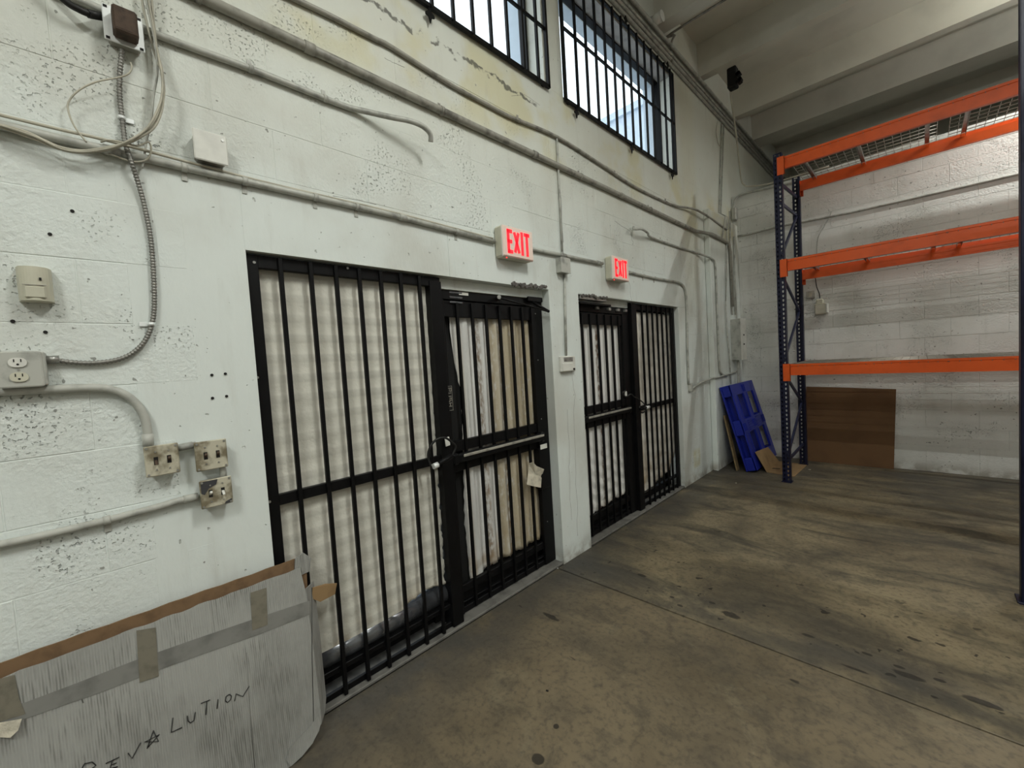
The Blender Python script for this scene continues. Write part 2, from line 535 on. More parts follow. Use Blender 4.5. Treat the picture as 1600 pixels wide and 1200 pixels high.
def wall_cells(mb, openings, y0, y1, z0, z1, xa, xb):
    ys = sorted({y0, y1, *[v for o in openings for v in o[:2]]}); zs = sorted({z0, z1, *[v for o in openings for v in o[2:]]})
    for i in range(len(ys)-1):
        run = None
        for j in range(len(zs)-1):
            cy, cz = (ys[i]+ys[i+1])/2, (zs[j]+zs[j+1])/2
            solid = not any(o[0] < cy < o[1] and o[2] < cz < o[3] for o in openings)
            if solid:
                if run is None: run = zs[j]
            if (not solid or j == len(zs)-2) and run is not None:
                mb.box((xa, ys[i], run), (xb, ys[i+1], zs[j+1] if solid else zs[j])); run = None


wall_cells(core, [(o[0]-.0012, o[1]+.0012, o[2]-(.0012 if o[2] > 1 else 0), o[3]+.0012) for o in (D1, D2, W1, W2)], YN, YF, -0.05, ZD, -0.22, XC)
wl = struct(core.build('wall_left', 'smooth', None, (0, 0, 0)))
CH, CO = 0.2135, 0.0995     # course height and offset
BL = 0.427


def block_mesh(h, L, axis):
    g = 0.0012
    a, b = ((-0.02, g/2, g/2), (0, L-g/2, h-g/2)) if axis == 0 else ((g/2, 0, g/2), (L-g/2, 0.02, h-g/2))
    return MB().box(a, b, 0.0022).mesh('block')


BMESH = {}


def lay(parent, mat, axis, fixed, a0, a1, z0, z1, phase=0.0, tooth=0.0):
    """running-bond courses; axis 0: wall plane x=fixed running along y; axis 1: plane y=fixed running along x"""
    k = 0
    zz = z0
    while zz < z1-0.02:
        kk = round((zz-CO)/CH)
        zt = min(CO+CH*(kk+1), z1)
        a1k = a1 if kk % 2 else a1-tooth
        s = a0; off = (phase + (0.5*BL if kk % 2 else 0.0)) % BL
        nxt = math.floor((a0-off)/BL)*BL+off+BL
        while s < a1k-0.01:
            e = min(nxt, a1k)
            if e-s < 0.03: nxt += BL; s = e; continue
            key = (round(zt-zz, 3), round(e-s, 3), axis)
            if key not in BMESH:
                BMESH[key] = block_mesh(zt-zz, e-s, axis); BMESH[key].materials.append(MT[mat])
            o = bpy.data.objects.new('block', BMESH[key]); COL.objects.link(o); o.parent = parent
            jit = random.uniform(-0.0018, 0.0)
            o.location = (fixed+jit, s, zz) if axis == 0 else (s, fixed-jit, zz)
            s = e; nxt += BL
        zz = zt


ZL = CO+CH*11        # 2.448 top of the door lintel
ZT = CO+CH*15        # 3.302 bottom of the tie beam
lay(wl, 'wall', 0, 0.0, -2.4, 0.30, 0.0, ZL, 0.0, 0.17)
lay(wl, 'wall', 0, 0.0, -2.4, 6.90, ZL, ZT)
lay(wl, 'wall', 0, 0.0, 5.05, 5.735, 0.0, ZL)


def smooth_part(name, y0, y1, z0, z1, x=0.0): return bx(name, (-0.02, y0, z0), (x, y1, z1), 'smooth', wl, 0.0006)


smooth_part('concrete_jamb', 0.12, D1[0], 0, ZL, -0.0012)
smooth_part('concrete_column', D1[1], D2[0], 0, D1[3])
smooth_part('concrete_jamb', D2[1], 5.05, 0, D1[3])
smooth_part('lintel', D1[0]-.002, 1.555, D1[3], ZL)
smooth_part('lintel', 1.558, 3.70, D1[3], ZL)
smooth_part('lintel', 3.703, 5.05, D1[3]-0.005, ZL)
smooth_part('tie_beam', -2.4, 6.90, ZT, W1[2])
smooth_part('concrete_pier', -2.4, W1[0], W1[2], ZD)
smooth_part('concrete_pier', W1[1], W2[0], W1[2], ZD)
smooth_part('concrete_pier', W2[1], YF, W1[2], ZD)
smooth_part('window_head', W1[0], W1[1], W1[3], ZD)
smooth_part('window_head', W2[0], W2[1], W2[3], ZD)
bx('pilaster', (0, 5.74, 0), (0.07, YB, 3.42), 'smooth', wl, 0.006)
# grey concrete soffits of the window heads
bx('window_soffit', (-0.20, W1[0], W1[3]-0.006), (-0.004, W1[1], W1[3]), 'soffit', wl)
bx('window_soffit', (-0.20, W2[0], W2[3]-0.006), (-0.004, W2[1], W2[3]), 'soffit', wl)
# door sills
bx('door_sill', (-0.22, D1[0], 0.0), (-0.005, D1[1], 0.018), 'curb', wl, 0.004)
bx('door_sill', (-0.22, D2[0], 0.0), (-0.005, D2[1], 0.018), 'curb', wl, 0.004)
bx('header_board', (-0.11, 1.507, 2.062), (-0.062, D1[1], D1[3]), 'smooth', wl, .002)
bx('header_board', (-0.11, D2[0], 2.062), (-0.075, 3.80, D2[3]), 'smooth', wl, .002)
# broken plaster above the two door closers
for (pa, pb, py) in ((802, 852, 447), (910, 947, 463)):
    m = MB()
    for i in range(16):
        t = i/15; p = WL(pa+(pb-pa)*t, py+5*t, 0.0)
        r = random.uniform(0.006, 0.017)
        m.obox(p+Vector((0.004, 0, random.uniform(0, .02))), Vector((.007, .003, 0)), Vector((0, r, r*.5)), Vector((0, -r*.4, r*.7)), 0.003)
    o = m.build('broken_plaster', 'foot', wl); o['kind'] = 'stuff'

for line in ([(893, 560), (895, 600), (898, 618), (896, 645), (898, 690), (899, 740), (902, 800), (903, 850)], [(887, 640), (889, 700), (890, 760), (893, 830)], [(983, 440), (986, 470), (987, 478)],
             [(520, 306), (560, 313), (597, 322)], [(800, 150), (820, 148), (850, 170)], [(872, 260), (878, 330), (880, 395)], [(600, 90), (612, 97), (640, 108)], [(960, 345), (985, 362), (990, 385)]):
    P_ = []
    for p, q in zip(line, line[1:]):
        for j in range(4): P_.append(WL(p[0]+(q[0]-p[0])*j/4+random.uniform(-1, 1), p[1]+(q[1]-p[1])*j/4, -0.0004))
    MB().tube(P_, .0013, 4).build('crack', 'foot', wl)

# back partition (stops short of the roof)
bw = struct(MB().box((0.0, YB+0.006, -0.05), (XR, YB+0.2, 3.855)).build('wall_back', 'back', None, (0, 0, 0)))
lay(bw, 'back', 1, YB, 0.07, 4.85, 0.0, 3.65, 0.32)
bx('wall_cap', (0.0, YB, 3.652), (4.85, YB+0.2, 3.86), 'back', bw, 0.004)
struct(MB().box((XR, YN, -0.05), (XR+0.2, YF, ZD)).build('wall_right', 'back', None, (0, 0, 0)))
struct(MB().box((-0.2, YN-0.2, -0.05), (XR+.2, YN, ZD)).build('wall_front', 'back', None, (0, 0, 0)))
struct(MB().box((-0.2, YF, -0.05), (XR+.2, YF+.2, ZD)).build('wall_far', 'ceiling', None, (0, 0, 0)))

# ceiling of precast tees
ce = struct(MB().box((-0.22, YN, ZD), (XR+.2, YF, ZD+0.15)).build('ceiling', 'ceiling', None, (0, 0, 0)))
for (ya, yb) in ((-3.3, -3.18), (-2.0, -1.88), (-0.7, -0.58), (0.6, 0.72), (1.9, 2.02), (3.2, 3.32), (4.54, 4.71), (5.76, 5.88), (7.13, 7.26), (8.14, 8.54), (9.8, 9.92)):
    zb = 5.09
    MB().prism([(0.0, ya, zb), (0.0, yb, zb), (0.0, yb+.035, ZD), (0.0, ya-.035, ZD)], (XR, 0, 0)).build('tee_stem', 'ceiling', ce)

# outside
struct(bx('pavement', (-14, -10, -0.25), (-0.25, 20, -0.02), 'pave'))
nb = thing('neighbour_building', (-4.2, 9.0, -0.2), 'pale blue stucco building seen through the barred windows', 'building')
bx('wall', (-14, 9.0, -0.2), (-2.3, 17.5, 7.05), 'bluewall', nb)
bx('parapet', (-14.1, 8.92, 7.05), (-2.2, 17.6, 7.2), 'bluewall', nb)
ex = MB(); wall_cells(ex, [D1, D2, W1, W2], YN, YF, -0.05, ZD+.4, -0.33, -0.221)
struct(ex.build('wall_exterior', 'bluewall', None, (0, 0, 0)))

# ------------------------------------------------------------------ windows
def window(n, O, mull):
    y0, y1, z0, z1 = O; xg = -0.17
    m = MB()
    t = 0.022
    m.box((xg-.03, y0, z0), (xg+.03, y0+t, z1)); m.box((xg-.03, y1-t, z0), (xg+.03, y1, z1))
    m.box((xg-.03, y0, z0), (xg+.03, y1, z0+t)); m.box((xg-.03, y0, z1-t), (xg+.03, y1, z1))
    w_ = struct(m.build(n, 'black'))
    edges = [y0+t, *mull, y1-t]
    for i in range(len(edges)-1):
        bx('pane', (xg-.003, edges[i], z0+t), (xg+.003, edges[i+1], z1-t), 'glass', w_)
    for y in mull: bx('mullion', (xg-.02, y-.012, z0+t), (xg+.02, y+.012, z1-t), 'white', w_)
    bx('window_sill', (-0.20, y0, z0), (0.0, y1, z0+.012), 'smooth', w_)


window('window_1', W1, [])
window('window_2', W2, [])


def grille(name, y0, y1, z0, z1, bars, mids, finials, label):
    g = thing(name, (0.03, (y0+y1)/2, z0), label, 'window grille')
    b = 0.022; x0, x1 = 0.012, 0.034
    bx('frame_rail', (x0, y0, z0), (x1, y1, z0+b), 'black', g); bx('frame_rail', (x0, y0, z1-b), (x1, y1, z1), 'black', g)
    bx('frame_stile', (x0, y0, z0), (x1, y0+b, z1), 'black', g); bx('frame_stile', (x0, y1-b, z0), (x1, y1, z1), 'black', g)
    for z in mids: bx('cross_rail', (x0, y0, z-.009), (x1-.006, y1, z+.009), 'black', g)
    for y in bars: bx('bar', (x1-.006, y-.009, z0), (x1+.012, y+.009, z1), 'black', g)
    for y in finials:
        for zf, s in ((z0, -1), (z1, 1)):
            m = MB(); xm = (x0+x1)/2
            P = [(0.009, 0), (0.009, .02), (.030, .035), (.030, .047), (.012, .052), (0.0, .085)]
            poly = [(xm, y+a, zf+s*h) for a, h in P]+[(xm, y-a, zf+s*h) for a, h in P[::-1][1:]]
            m.prism(poly, (0.008, 0, 0)).build('spear_tip', 'black', g)
    for y in (y0+.06, y1-.06): bx('wall_bracket', (0.0, y-.012, z0+.003), (x0+.004, y+.012, z0+.018), 'black', g)
    return g


grille('window_grille', 2.79, 4.89, 3.62, 4.74, [2.954+i*0.1525 for i in range(13)], [4.19], [2.935, 3.84, 4.76],
       'black iron window grille over the window nearer the back wall with a cross rail')
grille('window_grille', 0.45, 2.60, 3.63, 4.74, [0.60+i*0.155 for i in range(13)], [4.06], [0.60, 1.52],
       'black iron window grille over the window above the flaking plaster line')

# ================================================================== GATES
def screwdot(par, p, r=0.006):
    m = MB(); m.tube([Vector(p), Vector(p)+Vector((0.003, 0, 0))], r, 8); m.build('screw', 'galv', par)


def panel_gate(name, y0, y1, ztop, bars, x0, rail_z, label, post=None, side='right'):
    """fixed grille panel: frame, bars in front, mid rail"""
    g = thing(name, (x0, (y0+y1)/2, 0.018), label, 'security gate')
    t = 0.03
    bx('top_rail', (x0-t, y0, ztop-.055), (x0, y1, ztop), 'black', g, .002)
    bx('bottom_rail', (x0-t, y0, 0.018), (x0-.012, y1, 0.05), 'black', g, .002)
    bx('lower_rail', (x0-t-.02, y0, 0.135), (x0-.012, y1, 0.160), 'black', g, .002)
    bx('mid_rail', (x0-t, y0, rail_z-.024), (x0-.004, y1, rail_z+.024), 'black', g, .002)
    bx('stile', (x0-t, y0, 0.018), (x0+.002, y0+.046, ztop), 'black', g, .002)
    bx('stile', (x0-t, y1-.046, 0.018), (x0+.002, y1, ztop), 'black', g, .002)
    for y in bars: bx('bar', (x0-.006, y-.009, 0.02), (x0+.014, y+.009, ztop-.004), 'black', g, .002)
    return g


# gate of the first doorway ------------------------------------------------
g1 = panel_gate('security_gate', 0.504, 1.50, 2.118, [0.635, 0.764, 0.882, 1.0, 1.118, 1.236, 1.354], -0.03, 1.045,
                'wide black security grille panel fixed in the doorway beside the switch boxes')
for q in ((397, 410), (402, 590), (421, 784), (543, 419)): screwdot(g1, WL(*q, -0.027))
bx('post', (-0.14, 1.425, 0.018), (-0.022, 1.505, 2.095), 'black', g1, .003)
# swing door with push bar
def swing_door(name, y0, y1, x0, ztop, bars, pz, label, hinge_hi=True):
    g = thing(name, (x0, (y0+y1)/2, 0.018), label, 'security door')
    t = 0.04
    bx('header', (x0-t, y0, ztop-.055), (x0, y1, ztop), 'black', g, .002)
    bx('top_rail', (x0-t, y0, ztop-.16), (x0-.012, y1, ztop-.06), 'black', g, .002)
    lo = (0.12, 0.05) if hinge_hi else (0.05, 0.12)
    bx('stile', (x0-t, y0, 0.022), (x0-.002, y0+lo[1], ztop), 'black', g, .002)
    bx('stile', (x0-t, y1-lo[0], 0.022), (x0-.002, y1, ztop), 'black', g, .002)
    bx('bottom_rail', (x0-t, y0, 0.022), (x0-.01, y1, 0.06), 'black', g, .002)
    bx('kick_rail', (x0-t, y0, 0.085), (x0-.014, y1, 0.092), 'black', g, .002)
    bx('kick_rail', (x0-t, y0, 0.150), (x0-.012, y1, 0.20), 'black', g, .002)
    bx('lock_rail', (x0-t, y0, pz+.035), (x0-.008, y1, pz+.10), 'black', g, .002)
    bx('lock_rail', (x0-t, y0, pz-.09), (x0-.008, y1, pz-.03), 'black', g, .002)
    for y in bars: bx('bar', (x0-.016, y-.009, 0.03), (x0+.004, y+.009, ztop-.07), 'black', g, .002)
    pb = bx('push_bar', (x0+.005, y0+.03, pz-.028), (x0+.042, y1-.10, pz+.028), 'black', g, .010)
    bx('touch_pad', (x0+.040, y0+.09, pz+.004), (x0+.048, y1-.11, pz+.022), 'alu', pb, .003)
    for y in (y0+.035, y1-.115): bx('end_cap', (x0-.01, y-.025, pz-.036), (x0+.046, y+.025, pz+.036), 'black', pb, .012)
    return g


d1 = swing_door('security_door', 1.505, 2.478, -0.075, 2.06, [1.655, 1.779, 1.90, 2.025, 2.14, 2.255, 2.36], 1.02,
                'black barred security door with push bar below the lit sign, beside the wide grille panel')
# closer arm and header hardware
ca = MB(); ca.tube([WL(780, 465, -0.03), WL(858, 487, 0.05)], 0.007, 8); ca.build('closer_arm', 'black', d1)
ca = MB(); ca.tube([WL(858, 487, 0.05), WL(829, 470, -0.06)], 0.010, 8); ca.build('closer_arm', 'black', d1)
ca = MB(); ca.tube([WL(780, 466, -0.08), WL(780, 464, -0.02)], 0.014, 10); ca.build('arm_pivot', 'galv', d1)
bx('closer_body', (-0.075, 2.30, 2.035), (-0.045, 2.46, 2.07), 'black', d1, .004)
for (pa, pb) in (((717, 450), (727, 453)), ((717, 456), (732, 462))):
    a = WL(*pa, -0.073); b = WL(*pb, -0.073)
    bx('sticker', (-0.077, a.y, min(a.z, b.z)), (-0.0735, b.y, max(a.z, b.z)), 'white', d1)
for k in range(3): bx('hinge_slot', (-0.077, 1.60, 1.985+k*.03), (-0.073, 1.70, 1.995+k*.03), 'gloss', d1)
# PUSH sign, reading downwards
a = WL(701, 603, -0.073); b = WL(709, 641, -0.073)
ps = bx('push_label', (-0.077, 1.530, b.z), (-0.0735, 1.570, a.z), 'blackflat', d1)
st = {'P': [((0, 0), (0, 1)), ((0, 1), (.6, 1)), ((.6, 1), (.6, .5)), ((.6, .5), (0, .5))], 'U': [((0, 1), (0, 0)), ((0, 0), (.6, 0)), ((.6, 0), (.6, 1))],
      'S': [((.6, 1), (0, 1)), ((0, 1), (0, .5)), ((0, .5), (.6, .5)), ((.6, .5), (.6, 0)), ((.6, 0), (0, 0))], 'H': [((0, 0), (0, 1)), ((.6, 0), (.6, 1)), ((0, .5), (.6, .5))]}
H = a.z-b.z
m = MB(); step = H*0.80/4
for i, chn in enumerate('PUSH'):
    for (p, q) in st[chn]:
        def cv(p): return Vector((-0.0730, 1.538+p[1]*0.024, a.z-H*.09-i*step-p[0]*step*1.1))
        m.bar(cv(p), cv(q), 0.004, 0.001)
m.build('push_lettering', 'alu', ps)
m = MB()
for (p, q) in (((1.532, a.z-.002), (1.568, a.z-.002)), ((1.532, b.z+.002), (1.568, b.z+.002)), ((1.532, a.z), (1.532, b.z)), ((1.568, a.z), (1.568, b.z))):
    m.bar((-0.073, *p), (-0.073, *q), 0.002, 0.001)
m.build('push_border', 'alu', ps)
bx('lock_box', (-0.12, 2.335, 0.62), (-0.055, 2.44, 0.93), 'black', d1, .004)
bx('sticker', (-0.056, 2.345, 0.925), (-0.0525, 2.42, 0.96), 'white', d1)
for z in (1.95, 1.6, 1.15, .75, .35): screwdot(d1, (-0.077, 2.40, z), .004)

# second doorway -----------------------------------------------------------
d2 = swing_door('security_door', 2.87, 3.80, -0.07, 2.05, [3.00, 3.126, 3.25, 3.372, 3.49, 3.608], 1.07,
                'black barred security door with push bar, beside the narrow grille panel and wall thermostat', True)
g2 = panel_gate('security_gate', 3.82, 4.825, 2.112, [4.03, 4.145, 4.262, 4.378, 4.492, 4.607, 4.72], -0.05, 1.045,
                'black security grille panel in the doorway nearest the blue pallet')
bx('post', (-0.13, 3.802, 0.018), (-0.035, 3.90, 2.10), 'black', g2, .003)
ca = MB(); ca.box((-0.06, 2.90, 2.085), (-0.005, 3.30, 2.12), .003); ca.build('closer_body', 'galv', d2)
bx('closer_plate', (-0.06, 2.88, 2.045), (0.004, 3.36, 2.062), 'black', d2, .003)
for y in (3.22, 3.42, 3.58, 3.72): bx('latch_tab', (-0.07, y-.02, 2.02), (-0.045, y+.02, 2.045), 'galv', d2, .002)

# glazed doors behind the gates (black frames, glass) and black stiles
for i, (O, st_) in enumerate(((D1, (1.38, 1.76)), (D2, (3.74, 3.96)))):
    dd = struct(MB().box((-0.215, O[0], O[3]-.17), (-0.17, O[1], O[3])).box((-0.215, O[0], 0.018), (-0.17, O[0]+.07, O[3])).box((-0.215, O[1]-.15, 0.018), (-0.17, O[1], O[3])).build('door_%d' % (i+1), 'blackflat'))
    bx('stile', (-0.215, st_[0], 0.018), (-0.145, st_[1], O[3]), 'blackflat', dd)
    bx('pane', (-0.196, O[0]+.07, 0.11), (-0.190, st_[0], O[3]-.1), 'glass', dd)
    bx('pane', (-0.196, st_[1], 0.11), (-0.190, O[1]-.09, O[3]-.1), 'glass', dd)
    bx('bottom_rail', (-0.214, st_[1] if i == 0 else O[0], 0.018), (-0.165, O[1] if i == 0 else st_[0], 0.30), 'blackflat', dd)
    bx('bottom_rail', (-0.215, O[0], 0.018), (-0.17, O[1], 0.12 if i == 0 else 0.2), 'blackflat', dd)
m = MB(); m.tube([(-0.118, 0.53, 0.205), (-0.118, 1.43, 0.205)], 0.060, 20)
tag(m.build('door_sweep_tube', 'gloss'), 'shiny dark tube lying behind the bars under the ribbed sheet', 'tube')


# sheets -------------------------------------------------------------------
def sheet(name, mat, y0, y1, ztop, zbot, disp, edge, x, label, nu=70, nv=110):
    m = MB()

    def fn(u, v):
        e0, e1, eb = edge(u, v)
        yy = y0+e0+(y1+e1-y0-e0)*u
        zb = zbot(u)+eb
        zz = ztop+(zb-ztop)*v
        return (x+disp(yy, zz), yy, zz)
    m.grid(fn, nu, nv)
    n = len(m.v)
    o = m.build(name, mat)
    md = o.modifiers.new('thick', 'SOLIDIFY'); md.thickness = 0.0025
    return tag(o, label, 'cover sheet')


def jag(t, s): return 0.5*math.sin(t*37+s)+0.3*math.sin(t*83+2*s)+0.2*math.sin(t*151+3*s)


def lin(t, P):
    for (a, va), (b, vb) in zip(P, P[1:]):
        if t <= b: return va+(vb-va)*(t-a)/(b-a)
    return P[-1][1]


sheet('ribbed_sheet', 'sheet1', 0.52, 1.44, 2.09,
      lambda u: lin(u, [(0, .16), (.12, .17), (.25, .22), (.3, .19), (.42, .20), (.55, .235), (.62, .21), (.7, .27), (.85, .30), (1, .275)]),
      lambda y, z: 0.0014*math.sin((z+.012*y)*2*math.pi/0.092)+0.0015*math.sin(y*9+z*1.3),
      lambda u, v: (0, 0.012*jag(v*2.2, 1)-(.02*v), 0.006*jag(u*3, 2)), -0.078,
      'pale ribbed sheet hung behind the wide grille panel', 50, 170)
sheet('stained_cloth', 'sheet2', 1.565, 2.40, 1.985,
      lambda u: lin(u, [(0, .12), (.08, .14), (.2, .21), (.3, .215), (.6, .21), (.85, .215), (1, .23)]),
      lambda y, z: 0.012*math.sin(y*41+0.6*math.sin(z*2.1))+0.004*math.sin(y*97+z*4),
      lambda u, v: (lin(v, [(0, .06), (.1, .065), (.3, .12), (.42, .115), (.5, .10), (.75, .085), (1, .10)])+0.004*jag(v*3, 1), 0.006*jag(v*2, 5), 0.006*jag(u*4, 2)), -0.13,
      'rust-streaked white cloth hung behind the barred door with the cable-locked push bar', 90, 60)
sheet('stained_cloth', 'sheet3', 2.90, 3.79, 1.96,
      lambda u: lin(u, [(0, .15), (.2, .17), (.35, .22), (.5, .2), (.6, .24), (.8, .21), (.85, .25), (.95, .28), (1, .32)]),
      lambda y, z: 0.010*math.sin(y*52+0.5*math.sin(z*3))+0.006*math.sin(z*58+2*math.sin(y*14))*max(0, min(1, (1.0-z)/0.5)),
      lambda u, v: (0, -.03+0.012*jag(v*2, 3), 0.012*jag(u*4, 1)), -0.12,
      'crinkled white cloth with one dark rust streak behind a barred door', 90, 110)
sheet('stained_vinyl', 'sheet4', 3.90, 4.822, 2.04,
      lambda u: lin(u, [(0, .15), (.05, .12), (.18, .11), (.35, .16), (.55, .20), (.8, .24), (.86, .30), (.93, .35), (1, .42)]),
      lambda y, z: 0.006*math.sin(y*33)+0.004*math.sin(z*45+y*5),
      lambda u, v: (0.012*jag(v*2, 6), 0.0, 0.012*jag(u*4, 7)), -0.105,
      'cream vinyl sheet browned along its torn hem behind the grille nearest the pallet', 60, 80)

# paper scrap hooked on the first door
sc = []
m = MB()
Pp = [(826, 724), (833, 722), (838, 728), (850, 733), (846, 745), (845, 762), (834, 760), (823, 757), (825, 740)]
cen = WL(836, 741, -0.045)
pts = [WL(px, py, -0.062+0.035*((i*7) % 4)/3) for i, (px, py) in enumerate(Pp)]
n0 = len(m.v); m.v.append(cen); m.v += pts
for i in range(len(pts)): m.face([n0, n0+1+i, n0+1+(i+1) % len(pts)])
o = m.build('paper_scrap', 'paper'); o.modifiers.new('t', 'SOLIDIFY').thickness = 0.002
tag(o, 'crumpled scrap of paper caught on the door bars above the floor', 'paper')


# cable locks --------------------------------------------------------------
def cable_lock(pts, body, label, hint):
    t = thing('cable_lock', pts[0], label, 'lock')
    m = MB(); m.tube(smooth_path(pts, 8), 0.0065, 8); m.build('cable', 'cable_black', t)
    m = MB(); m.tube(body[:2], 0.015, 10); m.build('lock_body', 'black', t)
    m = MB(); m.tube([body[1], body[2]], 0.0165, 10); m.build('lock_end', 'zinc', t)
    m = MB(); m.obox(hint, Vector((.004, 0, 0)), Vector((0, .016, .002)), Vector((0, -.002, .026)), .002); m.build('key_tag', 'white', t)


cable_lock([WL(706, 713, .04), WL(712, 699, .05), WL(706, 691, .05), WL(695, 684, .05), WL(682, 687, .04), WL(673, 697, .03), WL(669, 710, .02), WL(671, 722, .02), WL(676, 732, .03)],
           [WL(706, 712, .045), WL(684, 726, .045), WL(677, 729, .045)], 'black cable lock looped around the post of the wide grille panel', WL(699, 690, -.012))
cable_lock([WL(978, 610, .03), WL(973, 614, .03), WL(978, 620, .04), WL(985, 616, .04), WL(991, 620, .04), WL(1001, 626, .04), WL(1008, 633, .04), WL(1009, 641, .04), WL(1004, 645, .03), WL(999, 641, .02), WL(1000, 634, .02)],
           [WL(1000, 639, .045), WL(1009, 637, .045), WL(1014, 636, .045)], 'black cable lock with silver end at the push bar of the farther door', WL(978, 616, .02))

# ================================================================== WALL DEVICES
def exit_sign(pl, label):
    yl, yr, zt, zb = pl
    t = thing('exit_sign', (0, (yl+yr)/2, zb), label, 'exit sign')
    D = 0.085
    bx('housing', (0.0, yl, zb), (D-.012, yr, zt), 'plastic', t, .012)
    fp = bx('face_plate', (D-.016, yl+.002, zb+.002), (D, yr-.002, zt-.002), 'exitface', t, .006)
    bx('rim', (D-.02, yl, zb-.001), (D-.008, yr, zt+.001), 'white', t, .004)
    W, H = yr-yl, zt-zb
    L = {'E': [((0, 0), (0, 1)), ((0, 1), (1, 1)), ((0, .5), (.85, .5)), ((0, 0), (1, 0))], 'X': [((0, 0), (1, 1)), ((0, 1), (1, 0))],
         'I': [((.5, 0), (.5, 1))], 'T': [((0, 1), (1, 1)), ((.5, 0), (.5, 1))]}
    x = yl+W*0.125; cw = [0.165, 0.21, 0.075, 0.185]; gap = 0.035
    sw = W*0.075
    for chn, c in zip('EXIT', cw):
        m = MB(); wd = W*c
        for (p, q) in L[chn]:
            a = Vector((D+.0015, x+sw/2+p[0]*(wd-sw), zb+H*.12+sw/2+p[1]*(H*.76-sw))); b = Vector((D+.0015, x+sw/2+q[0]*(wd-sw), zb+H*.12+sw/2+q[1]*(H*.76-sw)))
            d = (b-a).normalized()*sw/2 if chn != 'X' else Vector((0, 0, 0))
            m.bar(a-d, b+d, sw, 0.003)
        m.build('letter_'+chn.lower(), 'exitred', fp)
        x += wd+W*gap
    m = MB(); m.tube([(D-.02, yl+.045, zb+.001), (D-.02, yl+.045, zb-.004)], .004, 8); m.build('status_led', 'led', t)


exit_sign((1.940, 2.235, 2.487, 2.284), 'lit red exit sign above the barred door with the PUSH label')
exit_sign((3.285, 3.565, 2.478, 2.272), 'lit red exit sign above the doorway nearer the back wall')

# thermostat and junction box
t = thing('thermostat', (0, 2.64, 1.49), 'small white wall thermostat on the concrete column between the doors', 'thermostat')
bx('body', (0, 2.555, 1.497), (0.028, 2.735, 1.618), 'white', t, .005)
bx('display', (0.028, 2.585, 1.575), (0.030, 2.70, 1.608), 'galv', t)
bx('cover', (0.028, 2.56, 1.50), (0.035, 2.69, 1.562), 'white', t, .003)
bx('button', (0.028, 2.70, 1.505), (0.031, 2.722, 1.52), 'hole', t)
t = thing('junction_box', (0, 2.66, 2.26), 'square painted junction box above the thermostat between the two doors', 'electrical box')
bx('body', (0, 2.585, 2.26), (0.05, 2.70, 2.372), 'conduit', t, .003)
bx('cover', (0.05, 2.583, 2.257), (0.054, 2.702, 2.375), 'conduit', t, .002)

# motion sensor
m = MB()
prof = []
for i in range(13):
    a = i/12; yy = -0.130+0.074*a
    prof.append((0.030+0.028*math.sin(math.pi*min(1, a*1.0))**0.6 if 0 < a < 1 else 0.02, yy))
poly = [Vector((0, -0.130, 1.870))]+[Vector((x, y, 1.870)) for x, y in prof]+[Vector((0, -0.056, 1.870))]
t = thing('motion_sensor', (0, -0.074, 1.862), 'cream plastic motion sensor on the wall above the outlet', 'sensor')
m.prism(poly, (0, 0, 0.104)).build('body', 'plastic', t)
bx('lens_seam', (0.055, -0.118, 1.916), (0.0595, -0.068, 1.918), 'alu', t)
bx('lens', (0.05, -0.116, 1.876), (0.0600, -0.070, 1.914), 'plastic', t, .004)
bx('indicator', (0.055, -0.082, 1.932), (0.0592, -0.077, 1.94), 'hole', t)

# blank cover box
t = thing('blank_cover_box', (0, 0.41, 2.43), 'square painted blank-cover box standing on the long conduit', 'electrical box')
bx('back_box', (0, 0.352, 2.437), (0.052, 0.450, 2.540), 'conduit_dark', t, .008)
bx('cover', (0.052, 0.345, 2.430), (0.058, 0.455, 2.545), 'white', t, .004)
screwdot(t, (0.058, 0.44, 2.525), .005)

# rusty transformer box on a steel plate
t = thing('doorbell_transformer', (0, 0.18, 2.76), 'rusty brown transformer on a shiny steel plate near the roof conduits', 'transformer')
bx('back_box', (0, 0.140, 2.772), (0.045, 0.222, 2.868), 'conduit_dark', t, .006)
bx('plate', (0.045, 0.128, 2.762), (0.050, 0.232, 2.880), 'zinc', t, .002)
for (y, z) in ((0.137, 2.872), (0.223, 2.872), (0.137, 2.770), (0.223, 2.770)): bx('plate_slot', (0.0495, y-.005, z-.004), (0.0515, y+.005, z+.004), 'hole', t)
bx('transformer', (0.050, 0.150, 2.775), (0.100, 0.214, 2.862), 'rust', t, .006)
bx('label_strip', (0.100, 0.155, 2.785), (0.101, 0.205, 2.845), 'rust', t)

# outlet
t = thing('outlet_box', (0, -0.135, 1.60), 'painted double socket outlet box with yellowed lower socket', 'outlet')
bx('box', (0, -0.188, 1.607), (0.050, -0.088, 1.712), 'conduit', t, .004)
bx('cover', (0.050, -0.192, 1.604), (0.054, -0.095, 1.714), 'conduit', t, .004)
for k, (zc, mt) in enumerate(((1.680, 'white'), (1.636, 'plastic'))):
    m = MB(); pl = []
    for i in range(20):
        a = 2*math.pi*i/20
        pl.append((0.0545, -0.145+0.019*math.copysign(abs(math.cos(a))**0.7, math.cos(a)), zc+0.0145*math.sin(a)))
    sk = m.prism(pl, (0.004, 0, 0)).build('socket', mt, t)
    for y in (-0.152, -0.138): bx('slot', (0.0575, y-.0012, zc+.001), (0.0592, y+.0012, zc+.010), 'hole', sk)
    m = MB(); m.tube([(0.0575, -0.145, zc-.006), (0.0592, -0.145, zc-.006)], .003, 8); m.build('ground_hole', 'hole', sk)
screwdot(t, (0.054, -0.145, 1.658), .003)

